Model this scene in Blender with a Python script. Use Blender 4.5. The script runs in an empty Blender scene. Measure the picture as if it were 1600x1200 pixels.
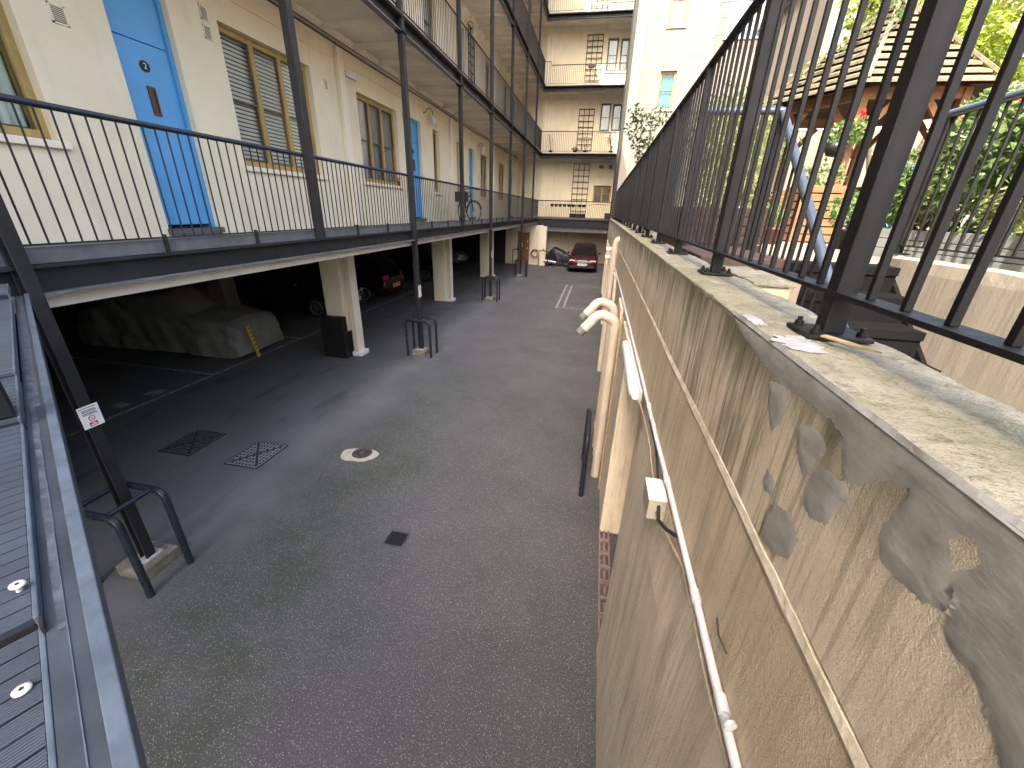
import bpy, bmesh, math, random
from mathutils import Vector, Matrix, noise as mnoise
random.seed(7)
PI=math.pi; R=math.radians
sc=bpy.context.scene; col=sc.collection
# ---------------- camera ----------------
cam=bpy.data.cameras.new('camera'); co=bpy.data.objects.new('camera',cam); col.objects.link(co); sc.camera=co
cam.sensor_width=36; cam.lens=626.27/1600*36; cam.clip_start=.03; cam.clip_end=500
RW=[[0.97910866,0.106051,-0.17349183],[0.2013099,-0.38536467,0.90053784],[0.02864531,-0.91665002,-0.398663]]
co.matrix_world=Matrix([[RW[i][0],-RW[i][1],-RW[i][2],(0,0,3.25)[i]] for i in range(3)]+[[0,0,0,1]])
# ---------------- world, sun, exposure ----------------
w=bpy.data.worlds.new("World"); sc.world=w; w.use_nodes=True
nt=w.node_tree; bg=nt.nodes['Background']; sky=nt.nodes.new('ShaderNodeTexSky'); sky.sky_type='NISHITA'; sky.sun_disc=False
SD=Vector((-1.0,-2.3,2.8)).normalized()
sky.sun_elevation=math.asin(SD.z); sky.sun_rotation=math.atan2(SD.x,SD.y)
sky.air_density=1.0; sky.dust_density=7.0; sky.ozone_density=0.3
nt.links.new(sky.outputs[0],bg.inputs[0]); bg.inputs[1].default_value=.15
sl=bpy.data.lights.new('sun','SUN'); sl.energy=2.0; sl.angle=R(.5); sl.color=(1,.93,.82)
so=bpy.data.objects.new('sun',sl); col.objects.link(so); so.rotation_euler=SD.to_track_quat('Z','Y').to_euler()
sc.view_settings.view_transform='Standard'; sc.view_settings.look='None'; sc.view_settings.gamma=1; sc.view_settings.exposure=2.88
sc.cycles.max_bounces=8; sc.cycles.diffuse_bounces=5; sc.cycles.transparent_max_bounces=16
try: sc.cycles.use_denoising=True
except Exception: pass
# ---------------- materials ----------------
class NT:
    def __init__(s,name):
        s.m=bpy.data.materials.new(name); s.m.use_nodes=True; s.t=s.m.node_tree; s.b=s.t.nodes['Principled BSDF']
        s.pos=s.t.nodes.new('ShaderNodeNewGeometry').outputs['Position']
    def n(s,ty,**k):
        x=s.t.nodes.new(ty)
        for a,v in k.items(): setattr(x,a,v)
        return x
    def L(s,a,b): s.t.links.new(a,b)
    def noise(s,scale,detail=4,vec=(1,1,1),rough=.6,dist=0,off=(0,0,0)):
        mp=s.n('ShaderNodeMapping'); s.L(s.pos,mp.inputs[0]); mp.inputs['Scale'].default_value=vec; mp.inputs['Location'].default_value=off
        x=s.n('ShaderNodeTexNoise'); x.inputs['Scale'].default_value=scale; x.inputs['Detail'].default_value=detail; x.inputs['Roughness'].default_value=rough; x.inputs['Distortion'].default_value=dist
        s.L(mp.outputs[0],x.inputs['Vector']); return x.outputs[0]
    def ramp(s,f,a,b,ca=0,cb=1):
        x=s.n('ShaderNodeMapRange'); x.inputs[1].default_value=a; x.inputs[2].default_value=b; x.inputs[3].default_value=ca; x.inputs[4].default_value=cb
        s.L(f,x.inputs[0]); return x.outputs[0]
    def mix(s,f,a,b,mode='MIX'):
        x=s.n('ShaderNodeMix',data_type='RGBA',blend_type=mode)
        if hasattr(f,'links'): s.L(f,x.inputs[0])
        else: x.inputs[0].default_value=f
        for i,c in ((6,a),(7,b)):
            if hasattr(c,'links'): s.L(c,x.inputs[i])
            else: x.inputs[i].default_value=(*c,1)
        return x.outputs[2]
    def math(s,op,a,b=0):
        x=s.n('ShaderNodeMath',operation=op)
        for i,c in ((0,a),(1,b)):
            if hasattr(c,'links'): s.L(c,x.inputs[i])
            else: x.inputs[i].default_value=c
        return x.outputs[0]
    def axis(s,i):
        x=s.n('ShaderNodeSeparateXYZ'); s.L(s.pos,x.inputs[0]); return x.outputs[i]
    def bump(s,h,st=.3,d=.01,prev=None):
        x=s.n('ShaderNodeBump'); x.inputs['Strength'].default_value=st; x.inputs['Distance'].default_value=d
        s.L(h,x.inputs['Height'])
        if prev is not None: s.L(prev,x.inputs['Normal'])
        s.L(x.outputs[0],s.b.inputs['Normal']); return x.outputs[0]
    def col(s,c):
        if hasattr(c,'links'): s.L(c,s.b.inputs['Base Color'])
        else: s.b.inputs['Base Color'].default_value=(*c,1)
    def rough(s,r):
        if hasattr(r,'links'): s.L(r,s.b.inputs['Roughness'])
        else: s.b.inputs['Roughness'].default_value=r
def M(name,c1,c2=None,scale=3,rough=.6,bump=0,bs=80,metal=0,vec=(1,1,1),bd=.005,lo=.35,hi=.65,detail=4,spec=None):
    k=NT(name)
    if c2 is None: c2=tuple(x*.8 for x in c1)
    k.col(k.mix(k.ramp(k.noise(scale,detail,vec),lo,hi),c1,c2)); k.rough(rough); k.b.inputs['Metallic'].default_value=metal
    if spec is not None: k.b.inputs['Specular IOR Level'].default_value=spec
    if bump: k.bump(k.noise(bs,3,vec),bump,bd)
    return k.m
def asphalt():
    k=NT('asphalt'); x=k.axis(0); y=k.axis(1)
    xe=k.math('ADD',x,k.math('MULTIPLY',k.noise(.9,4,off=(2,2,0)),1.6))
    rough_=k.ramp(xe,-2.9,-2.3,0,1)                      # coarse worn asphalt in the middle, smoother by the garage
    base=k.mix(k.ramp(k.noise(1.1,4),.35,.65),(.088,.088,.088),(.118,.117,.117))
    base=k.mix(k.ramp(xe,-3.4,-5.0,0,.6),base,(.082,.072,.064))
    band=k.math('MULTIPLY',k.math('MULTIPLY',k.ramp(xe,-2.9,-2.2,0,1),k.ramp(xe,-.9,-1.7,0,1)),k.ramp(y,9,4.5,0,1))
    base=k.mix(k.math('MULTIPLY',band,k.ramp(k.noise(1.7,5,off=(3,1,0)),.38,.6,.15,.85)),base,(.050,.062,.035))
    dk=k.ramp(k.noise(.55,4,off=(6,2,0)),.5,.68,0,.55); base=k.mix(dk,base,(.055,.056,.057))
    t=k.math('MULTIPLY',k.ramp(k.noise(1.6,5,(1.4,.35,1),dist=.6,off=(7,0,0)),.56,.66,0,.6),k.ramp(xe,-2.8,-3.8,0,1)); base=k.mix(t,base,(.03,.026,.024))
    g1=k.ramp(k.noise(85,3,rough=.8),.40,.62,0,1); base=k.mix(k.math('MULTIPLY',g1,k.ramp(rough_,0,1,.25,.85)),base,(.030,.030,.031))
    v=k.n('ShaderNodeTexVoronoi'); v.inputs['Scale'].default_value=95; k.L(k.pos,v.inputs['Vector'])
    cs=k.n('ShaderNodeSeparateColor'); k.L(v.outputs[1],cs.inputs[0])
    sp=k.math('MULTIPLY',k.ramp(v.outputs[0],.42,.22,0,1),k.ramp(cs.outputs[0],.55,.95,0,1))
    base=k.mix(k.math('MULTIPLY',sp,k.ramp(rough_,0,1,.15,.9)),base,(.34,.338,.33))
    k.col(base); k.rough(k.ramp(k.noise(1.2,3),.3,.7,.62,.85))
    b=k.bump(k.noise(110,3),.35,.006); k.bump(k.noise(2,3),.3,.05,b)
    return k.m
def concrete(name,base1,base2,streak,amt,moss=0,zt=3.0,tex=110,bst=.6):
    k=NT(name)
    c=k.mix(k.ramp(k.noise(2.2,5),.3,.7),base1,base2)
    c=k.mix(k.ramp(k.noise(40,4),.45,.7,0,.15),c,tuple(v*.6 for v in base1)); c=k.mix(k.ramp(k.noise(300,3,(1,1,.5)),.52,.66,0,.3),c,tuple(v*.5 for v in base1)); c=k.mix(k.ramp(k.noise(420,2,off=(3,3,3)),.56,.68,0,.35),c,tuple(min(.8,v*1.35) for v in base1))
    s=k.ramp(k.noise(11,5,(1,1,.10),rough=.7,dist=.08),.50,.60,0,amt)
    s=k.math('MULTIPLY',s,k.ramp(k.noise(1.2,3,off=(0,4,0)),.35,.55,.35,1)); s=k.math('MULTIPLY',s,k.ramp(k.axis(1),.3,.8,.7,1))
    c=k.mix(s,c,streak)
    s2=k.math('MULTIPLY',k.ramp(k.noise(55,3,(1,1,.04)),.53,.60,0,amt*.7),k.ramp(k.axis(1),.4,1.0,.55,1)); c=k.mix(s2,c,tuple(v*.6 for v in streak))
    if moss:
        z=k.axis(2); f=k.math('MULTIPLY',k.ramp(k.math('ADD',z,k.math('MULTIPLY',k.noise(7,4,(1,1,.4)),.5)),zt+.05,zt+.27,0,1),moss)
        c=k.mix(f,c,(.075,.075,.035))
    k.col(c); k.rough(.88)
    b=k.bump(k.noise(tex*2.5,4),bst,.004); b=k.bump(k.noise(tex*.6,4),bst*.7,.004,b); b=k.bump(k.noise(14,3,(1,1,.25)),.5,.006,b); 
    wv=k.n('ShaderNodeTexWave'); wv.inputs['Scale'].default_value=22; wv.inputs['Distortion'].default_value=14; wv.inputs['Detail'].default_value=3; k.L(k.pos,wv.inputs['Vector'])
    k.bump(wv.outputs[1],.12,.0015,b)
    return k.m
def coping():
    k=NT('coping_stone')
    c=k.mix(k.ramp(k.noise(5,6,rough=.75),.38,.62),(.36,.325,.245),(.22,.20,.14))
    c=k.mix(k.ramp(k.noise(22,5,rough=.8,off=(5,5,5)),.50,.62,0,.85),c,(.16,.15,.085))
    c=k.mix(k.ramp(k.noise(2.4,4,(1,.5,1),off=(1,2,3)),.52,.66,0,.7),c,(.17,.17,.08))
    c=k.mix(k.ramp(k.noise(90,5,rough=.8),.55,.66,0,.75),c,(.06,.06,.042))
    c=k.mix(k.ramp(k.noise(9,5,off=(9,1,2)),.62,.66,0,.6),c,(.44,.41,.34))
    k.col(c); k.rough(.9); b=k.bump(k.noise(45,5,rough=.75),.9,.012); k.bump(k.noise(250,3),.5,.004,b); return k.m
def brick():
    k=NT('white_painted_brick')
    mp=k.n('ShaderNodeMapping'); k.L(k.pos,mp.inputs[0]); mp.inputs['Rotation'].default_value=(R(90),0,0)
    b=k.n('ShaderNodeTexBrick'); b.inputs['Scale'].default_value=1; b.inputs['Brick Width'].default_value=.23; b.inputs['Row Height'].default_value=.078; b.inputs['Mortar Size'].default_value=.008
    b.inputs['Color1'].default_value=(.205,.188,.158,1); b.inputs['Color2'].default_value=(.18,.164,.137,1); b.inputs['Mortar'].default_value=(.11,.10,.082,1)
    k.L(mp.outputs[0],b.inputs['Vector'])
    k.col(k.mix(k.ramp(k.noise(.8,4),.4,.7,0,.35),b.outputs[0],(.165,.147,.12))); k.rough(.8); k.bump(b.outputs[1],-.6,.01); return k.m
def leafm(name,c1,c2,tr=.35,sc_=9):
    k=NT(name); c=k.mix(k.ramp(k.noise(sc_,2),.35,.65),c1,c2); c=k.mix(k.ramp(k.noise(60,1),.4,.6,0,.5),c,tuple(v*1.7 for v in c2)); k.col(c); k.rough(.5)
    t=k.n('ShaderNodeBsdfTranslucent'); k.L(c,t.inputs[0]); mx=k.n('ShaderNodeMixShader'); mx.inputs[0].default_value=tr
    out=k.t.nodes['Material Output']; k.L(k.b.outputs[0],mx.inputs[1]); k.L(t.outputs[0],mx.inputs[2]); k.L(mx.outputs[0],out.inputs[0]); return k.m
def glassm(name='window_glass',tint=(.9,.93,.92),f=.25):
    k=NT(name); tr=k.n('ShaderNodeBsdfTransparent'); tr.inputs[0].default_value=(*tint,1); g=k.n('ShaderNodeBsdfGlossy'); g.inputs['Roughness'].default_value=.02
    lw=k.n('ShaderNodeLayerWeight'); lw.inputs[0].default_value=.5; mx=k.n('ShaderNodeMixShader'); k.L(k.math('ADD',k.math('MULTIPLY',k.math('POWER',lw.outputs[1],4.0),.75),.035),mx.inputs[0]); k.L(tr.outputs[0],mx.inputs[1]); k.L(g.outputs[0],mx.inputs[2])
    k.L(mx.outputs[0],k.t.nodes['Material Output'].inputs[0]); return k.m
def render(name,c1,c2):
    k=NT(name); c=k.mix(k.ramp(k.noise(1.3,5),.3,.7),c1,c2); c=k.mix(k.ramp(k.noise(3,5,(1,1,.25),off=(2,2,2)),.52,.72,0,.4),c,tuple(v*.70 for v in c2))
    k.col(c); k.rough(.75); b=k.bump(k.noise(160,4),.35,.004); k.bump(k.noise(6,3),.25,.02,b); return k.m
def timber(name,c1,c2,vec=(1,1,8)):
    k=NT(name); c=k.mix(k.ramp(k.noise(6,5,vec),.35,.65),c1,c2); c=k.mix(k.ramp(k.noise(3,3),.55,.75,0,.5),c,tuple(v*.55 for v in c2)); k.col(c); k.rough(.75); k.bump(k.noise(30,4,vec),.5,.006); return k.m
def steelm(name,c,dirt=.5,rough=.42):
    k=NT(name); b=k.mix(k.ramp(k.noise(4,5),.4,.7,0,dirt),c,tuple(v*1.6+.005 for v in c)); b=k.mix(k.ramp(k.noise(45,4,rough=.7),.69,.74,0,.5),b,(.10,.095,.09)); k.col(b)
    k.rough(k.ramp(k.noise(9,4),.3,.7,rough-.1,rough+.2)); k.bump(k.noise(70,3),.12,.003); k.b.inputs['Specular IOR Level'].default_value=.3; return k.m
m=dict(
 asphalt=asphalt(),
 cream=render('cream_render',(.74,.64,.46),(.67,.57,.39)), creamw=render('cream_paint_trim',(.76,.68,.52),(.70,.61,.45)),
 soffit=M('cream_soffit_paint',(.70,.64,.52),(.60,.54,.43),2,.7,.15,30),
 steel=steelm('dark_grey_steel_paint',(.013,.013,.0135),.5,.5), steel2=steelm('black_steel_paint',(.007,.007,.0072),.5,.5),
 blueblack=steelm('blue_black_gloss_paint',(.014,.017,.024),.3,.3),
 deck=M('walkway_asphalt_grey',(.10,.10,.105),(.07,.07,.075),4,.6,.3,90),
 galv=M('grey_gutter_paint',(.12,.12,.12),(.08,.08,.082),6,.5,.1,30),
 blue=M('blue_door_paint',(.085,.31,.58),(.075,.285,.54),3,.38,.08,40), ochre=M('ochre_window_paint',(.40,.265,.085),(.30,.195,.06),5,.5,.1,50),
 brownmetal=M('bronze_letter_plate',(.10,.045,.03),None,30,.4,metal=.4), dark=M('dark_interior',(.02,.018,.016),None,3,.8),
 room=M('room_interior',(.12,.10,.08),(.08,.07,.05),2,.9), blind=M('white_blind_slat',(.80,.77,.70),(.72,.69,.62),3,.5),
 curtain=M('net_curtain',(.62,.63,.55),(.45,.46,.40),5,.8,.5,12,vec=(1,4,.3),bd=.02), sashm=M('brown_sash_paint',(.16,.10,.035),(.10,.06,.02),6,.5), curtain2=M('mauve_curtain',(.34,.30,.30),(.24,.21,.22),5,.8,.5,12,vec=(1,4,.3),bd=.02), glass=glassm(), skytint_rail=M('sky_tinted_gloss_rail',(.07,.09,.12),(.05,.065,.09),4,.22), stairm=M('dull_black_stair_paint',(.006,.006,.006),None,5,.85,spec=.08), brick=brick(), brickplain=M('off_white_masonry_paint',(.215,.2,.17),(.19,.175,.147),2,.8), white=M('white_paint',(.78,.76,.72),(.68,.66,.62),6,.5),  # the rail's blue-grey holds the sky's reflection in its base colour
 conc=concrete('board_marked_concrete',(.78,.67,.51),(.70,.59,.43),(.19,.165,.10),.72,.85,3.0,130,.5),
 conc2=concrete('rough_cast_concrete',(.68,.56,.40),(.56,.45,.31),(.22,.175,.11),.35,0,3,85,1.0),
 conc3=concrete('painted_wall_render',(.78,.68,.53),(.69,.585,.45),(.34,.275,.19),.35,0,3,60,.7),
 paleconc=concrete('pale_parapet_render',(.27,.235,.185),(.23,.195,.15),(.13,.115,.09),.3,0,3,90,.4), patch=M('grey_cement_patch',(.46,.445,.41),(.27,.26,.235),22,.7,.45,55,bd=.0018,detail=9,vec=(1,.6,1.3),lo=.3,hi=.7),
 filler=M('white_filler',(.38,.38,.385),(.27,.265,.25),25,.8,.4,60), coping=coping(), ledge=M('pale_mortar_ledge',(.62,.56,.45),(.34,.30,.21),9,.85,.7,60,detail=7),
 pipe=M('beige_pipe_paint',(.56,.485,.385),(.49,.42,.33),3,.45,.12,40), pipegrey=M('grey_pipe_end',(.16,.155,.14),None,20,.6), conduit=M('grey_white_conduit',(.60,.63,.66),(.52,.54,.56),3,.35),
 plastic=M('opal_plastic_diffuser',(.66,.68,.68),(.56,.58,.58),5,.3), box=M('grey_beige_box_paint',(.44,.40,.33),(.33,.30,.24),8,.6),
 tread=M('grooved_composite_tread',(.055,.07,.09),(.04,.05,.066),5,.45,.35,25,detail=6), treadgap=M('groove_shadow_black',(.004,.004,.005),None,5,.8), stringer=M('blue_grey_stringer_paint',(.05,.062,.08),(.03,.038,.05),7,.35,.3,35,detail=6),
 edge=M('worn_blue_grey_edge',(.085,.11,.145),(.05,.068,.092),12,.5,.4,30,detail=6), screw=M('white_screw_head',(.62,.63,.62),None,30,.4,metal=.3), patch2=M('pale_scraped_metal',(.10,.115,.14),(.035,.042,.055),28,.5,.5,40,detail=6),
 cover=M('olive_car_cover',(.20,.195,.15),(.15,.147,.115),4,.8,.5,14,bd=.02), blackcloth=M('black_bike_cover',(.012,.012,.015),None,5,.5,.5,14,bd=.02),
 burgundy=M('burgundy_car_paint',(.045,.006,.010),(.035,.005,.008),2,.25), silver=M('silver_car_paint',(.42,.42,.43),None,2,.3,metal=.6), blackcar=M('black_car_paint',(.012,.012,.014),None,2,.2), redcar=M('dark_red_car_paint',(.022,.003,.003),None,2,.2),
 carglass=M('dark_car_glass',(.01,.011,.013),None,2,.08), tyre=M('tyre_rubber',(.012,.012,.012),None,30,.85,.3,80), alloy=M('wheel_alloy',(.45,.45,.46),None,4,.3,metal=.7), lamp=M('clear_lamp_lens',(.75,.75,.72),(.5,.5,.5),40,.15), redlens=M('red_lamp_lens',(.35,.02,.015),None,20,.2),
 plateY=M('yellow_number_plate',(.75,.50,.04),None,20,.5), plateW=M('white_number_plate',(.75,.75,.74),None,20,.5), ink=M('black_ink',(.012,.012,.012),None,20,.6), red=M('red_sign_print',(.50,.03,.04),None,20,.5), yellow=M('yellow_paint',(.62,.42,.03),(.4,.26,.03),30,.5),
 orange=M('orange_brown_door',(.22,.085,.02),(.18,.065,.015),3,.5,.2,20,vec=(4,4,.4)), hose=M('red_hose',(.28,.03,.02),None,10,.5), line=M('worn_white_line',(.36,.345,.33),(.13,.125,.12),9,.8,.3,80,detail=6,lo=.4,hi=.6),
 ironw=M('worn_bright_iron_cover',(.24,.245,.25),(.16,.165,.17),14,.5,.4,60,metal=.15), iron=M('cast_iron_cover',(.11,.105,.10),(.065,.06,.058),14,.5,.4,60,metal=.25), ironhole=M('cover_recess',(.012,.012,.012),None,9,.9), mortar=M('pale_mortar_collar',(.40,.38,.31),(.30,.28,.22),14,.9,.6,50), block=M('concrete_block',(.19,.17,.13),(.10,.09,.07),14,.9,.7,40,detail=6),
 cedar=timber('cedar_timber',(.22,.10,.036),(.15,.065,.024)), oldwood=timber('weathered_roof_boards',(.15,.128,.078),(.10,.085,.052),(2,2,2)), darkwood=timber('dark_brown_timber',(.07,.042,.028),(.045,.027,.018)), 
 terra=M('terracotta',(.20,.075,.04),(.15,.055,.03),8,.8,.2,60), greyplanter=M('grey_planter_board',(.30,.31,.31),(.24,.25,.25),5,.6,.3,30,vec=(1,.3,4)), blackpot=M('black_plastic_pot',(.012,.012,.013),None,9,.5), soil=M('potting_soil',(.03,.02,.013),None,40,.95,.8,60),
 leaf=leafm('green_leaves',(.055,.10,.025),(.105,.165,.042)), leafd=leafm('dark_green_leaves',(.025,.05,.016),(.045,.08,.024)), leafy=leafm('yellow_green_leaves',(.13,.19,.015),(.20,.25,.025),.5), leafb=leafm('bamboo_leaves',(.13,.18,.04),(.20,.24,.06),.45), leafv=leafm('variegated_leaves',(.16,.22,.06),(.30,.32,.12),.4), flower=M('red_petals',(.60,.02,.02),None,9,.6), flowerw=M('white_petals',(.75,.73,.7),None,9,.6),
 bark=M('brown_bark',(.12,.08,.05),(.07,.045,.03),20,.9,.6,50), cane=M('bamboo_cane',(.28,.22,.09),(.2,.15,.06),9,.6), paving=M('garden_paving',(.22,.185,.15),(.17,.14,.115),2.5,.85,.3,40), pinkwall=render('pinkish_render',(.165,.142,.112),(.14,.12,.094)), slate=M('grey_slate',(.09,.09,.1),None,12,.7,.4,20), bluegl=M('pale_blue_joinery',(.20,.42,.58),None,6,.5), teal=M('teal_curtain',(.04,.25,.25),None,9,.8), cable=M('black_cable',(.02,.02,.02),None,9,.6), tan=M('tan_cable',(.42,.30,.2),None,9,.6), chip=M('pale_wood_chip',(.50,.36,.17),None,60,.8), airbrick=M('pink_brown_drain_tile',(.30,.21,.18),(.22,.155,.13),20,.85,.4,60), mortar2=M('buff_mortar_block',(.52,.43,.28),(.44,.36,.23),8,.85,.3,60))
# ---------------- mesh helpers ----------------
class MB:
    def __init__(s): s.v=[]; s.f=[]; s.sm=[]; s.mi=[]; s.cm=0
    def add(s,vs,fs,smooth=False):
        o=len(s.v); s.v+= [tuple(x) for x in vs]
        for f in fs: s.f.append([i+o for i in f]); s.sm.append(smooth); s.mi.append(s.cm)
        return s
    def box(s,x0,x1,y0,y1,z0,z1):
        return s.add([(x0,y0,z0),(x1,y0,z0),(x1,y1,z0),(x0,y1,z0),(x0,y0,z1),(x1,y0,z1),(x1,y1,z1),(x0,y1,z1)],
          [(0,3,2,1),(4,5,6,7),(0,1,5,4),(1,2,6,5),(2,3,7,6),(3,0,4,7)])
    def bx(s,P,u0,u1,n0,n1,z0,z1):
        c=[P(u,n,z) for z in (z0,z1) for u,n in ((u0,n0),(u1,n0),(u1,n1),(u0,n1))]
        return s.add(c,[(0,3,2,1),(4,5,6,7),(0,1,5,4),(1,2,6,5),(2,3,7,6),(3,0,4,7)])
    def bar(s,a,b,w,h=None,up=(0,0,1)):
        h=h or w; a=Vector(a); b=Vector(b); d=(b-a).normalized(); u=Vector(up)
        if abs(d.dot(u))>.95: u=Vector((1,0,0))
        r=d.cross(u).normalized(); u=r.cross(d)
        vs=[p+r*(i*w/2)+u*(j*h/2) for p in (a,b) for i,j in ((-1,-1),(1,-1),(1,1),(-1,1))]
        return s.add(vs,[(0,1,2,3),(7,6,5,4),(0,4,5,1),(1,5,6,2),(2,6,7,3),(3,7,4,0)])
    def tube(s,pts,r,n=10,cap=True,closed=False):
        pts=[Vector(p) for p in pts]; m_=len(pts); rr=r if isinstance(r,(list,tuple)) else [r]*m_
        vs=[]; last=None
        for i,p in enumerate(pts):
            if closed: d=(pts[(i+1)%m_]-pts[i-1])
            else: d=(pts[min(i+1,m_-1)]-pts[max(i-1,0)])
            d=d.normalized()
            if last is None:
                a=Vector((0,0,1)) if abs(d.z)<.9 else Vector((1,0,0)); x=d.cross(a).normalized()
            else: x=(last-d*last.dot(d)).normalized()
            last=x; y=d.cross(x)
            for k in range(n): t=2*PI*k/n; vs.append(p+(x*math.cos(t)+y*math.sin(t))*rr[i])
        fs=[]; q=m_ if closed else m_-1
        for i in range(q):
            for k in range(n): a=i*n+k; b=i*n+(k+1)%n; c=((i+1)%m_)*n; fs.append((a,b,c+(k+1)%n,c+k))
        s.add(vs,fs,True)
        if cap and not closed: s.add(vs[:n],[tuple(range(n))[::-1]]); s.add(vs[-n:],[tuple(range(n))])
        return s
    def disc(s,c,nrm,r,h,n=16):
        c=Vector(c); nrm=Vector(nrm).normalized(); return s.tube([c,c+nrm*h],r,n)
    def lathe(s,c,prof,n=18):
        vs=[(c[0]+r*math.cos(2*PI*k/n),c[1]+r*math.sin(2*PI*k/n),c[2]+z) for r,z in prof for k in range(n)]
        fs=[(i*n+k,i*n+(k+1)%n,(i+1)*n+(k+1)%n,(i+1)*n+k) for i in range(len(prof)-1) for k in range(n)]
        return s.add(vs,fs,True)
    def prism(s,poly,axis_vec):
        a=Vector(axis_vec); n=len(poly); vs=[Vector(p) for p in poly]+[Vector(p)+a for p in poly]
        return s.add(vs,[tuple(range(n))[::-1],tuple(range(n,2*n))]+[(i,(i+1)%n,n+(i+1)%n,n+i) for i in range(n)])
    def build(s,name,mt,parent=None,bevel=0,label=None,subsurf=0):
        me=bpy.data.meshes.new(name); off=Vector((0,0,0))
        if parent is not None:
            p=parent
            while p is not None: off+=Vector(p.location); p=p.parent
        me.from_pydata([Vector(v)-off for v in s.v],[],s.f); me.update()
        mts=mt if isinstance(mt,(list,tuple)) else [mt]
        for q in mts: me.materials.append(m[q] if isinstance(q,str) else q)
        me.polygons.foreach_set('use_smooth',s.sm); me.polygons.foreach_set('material_index',s.mi)
        b=bmesh.new(); b.from_mesh(me); bmesh.ops.recalc_face_normals(b,faces=b.faces); b.to_mesh(me); b.free()
        o=bpy.data.objects.new(name,me); col.objects.link(o)
        if parent is not None: o.parent=parent
        if bevel:
            bv=o.modifiers.new('bevel','BEVEL'); bv.width=bevel; bv.segments=2; bv.limit_method='ANGLE'; bv.angle_limit=R(40)
        if subsurf:
            sb=o.modifiers.new('sub','SUBSURF'); sb.levels=subsurf; sb.render_levels=subsurf
        if label: o['label']=label
        return o
def tag(o,label=None,cat=None,group=None,kind=None):
    if label: o['label']=label
    if cat: o['category']=cat
    if group: o['group']=group
    if kind: o['kind']=kind
    return o
def thing(name,loc,label,cat,group=None):
    o=bpy.data.objects.new(name,None); col.objects.link(o); o.location=loc; o.empty_display_size=.1
    return tag(o,label,cat,group)
def struct(o): o['kind']='structure'; return o
def copy_tree(o,dx=(0,0,0),parent=None):
    c=o.copy(); col.objects.link(c)
    if parent is None: c.location=Vector(o.location)+Vector(dx)
    else: c.parent=parent
    for ch in list(o.children): copy_tree(ch,(0,0,0),c)
    return c
def text_geo(s,size):
    cu=bpy.data.curves.new('t','FONT'); cu.body=s; cu.size=size; cu.align_x='CENTER'; cu.align_y='CENTER'; cu.resolution_u=4
    o=bpy.data.objects.new('t',cu); col.objects.link(o); dg=bpy.context.evaluated_depsgraph_get(); me=o.evaluated_get(dg).to_mesh()
    r=([v.co.copy() for v in me.vertices],[tuple(p.vertices) for p in me.polygons]); o.evaluated_get(dg).to_mesh_clear(); bpy.data.objects.remove(o); return r
def put_text(mb,s,size,c,ux,uy):
    vs,fs=text_geo(s,size); c=Vector(c); ux=Vector(ux); uy=Vector(uy); mb.add([c+ux*v.x+uy*v.y for v in vs],fs)
def leaves(mb,blobs,size,shape=.42,droop=0,rnd=random):
    for (cx,cy,cz,rx,ry,rz,n) in blobs:
        for _ in range(n):
            while True:
                x,y,z=rnd.uniform(-1,1),rnd.uniform(-1,1),rnd.uniform(-1,1); q=x*x+y*y+z*z
                if q<1 and q>rnd.random()*.7: break
            p=Vector((cx+x*rx,cy+y*ry,cz+z*rz)); L=size*rnd.uniform(.6,1.25)
            d=Vector((rnd.gauss(0,1),rnd.gauss(0,1),rnd.gauss(-droop,.8))).normalized(); s_=d.cross(Vector((rnd.gauss(0,1),rnd.gauss(0,1),rnd.gauss(0,1)))).normalized(); nn=d.cross(s_)
            W=L*shape; mb.add([p,p+d*L*.45+s_*W/2+nn*L*.06,p+d*L,p+d*L*.45-s_*W/2+nn*L*.06],[(0,1,2),(0,2,3)])
    return mb
def arc_u(x0,x1,y,h,r=.1,n=5,z0=0):
    pts=[(x0,y,z0),(x0,y,h-r)]
    for i in range(1,n+1): a=PI/2*i/n; pts.append((x0+r-r*math.cos(a),y,h-r+r*math.sin(a)))
    for i in range(0,n+1): a=PI/2*i/n; pts.append((x1-r+r*math.sin(a),y,h-r+r*math.cos(a)))
    pts.append((x1,y,z0)); return pts
# ---------------- ground ----------------
g=MB()
g.add([(-60,-60,0),(60,-60,0),(60,90,0),(-60,90,0)],[(0,1,2,3)])
struct(g.build('ground','asphalt'))
def flat(mb,x0,x1,y0,y1,z): mb.add([(x0,y0,z),(x1,y0,z),(x1,y1,z),(x0,y1,z)],[(0,1,2,3)])
g=MB(); flat(g,-7.4,-7.33,2,27,.004)
for y in (3.6,6.2,8.8,11.4,14.0,16.6,19.2,21.8,24.4): flat(g,-11.6,-7.4,y-.03,y+.03,.004)
flat(g,-1.30,-1.22,14.7,19.8,.004); flat(g,-1.05,-.97,14.78,19.7,.004); flat(g,-1.30,.1,14.62,14.68,.004); flat(g,-.97,.1,14.80,14.85,.004)
flat(g,-7.75,-7.5,5.1,5.35,.0045); flat(g,-7.8,-7.55,4.6,4.75,.0045)
struct(g.build('road_marking','line'))
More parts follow.
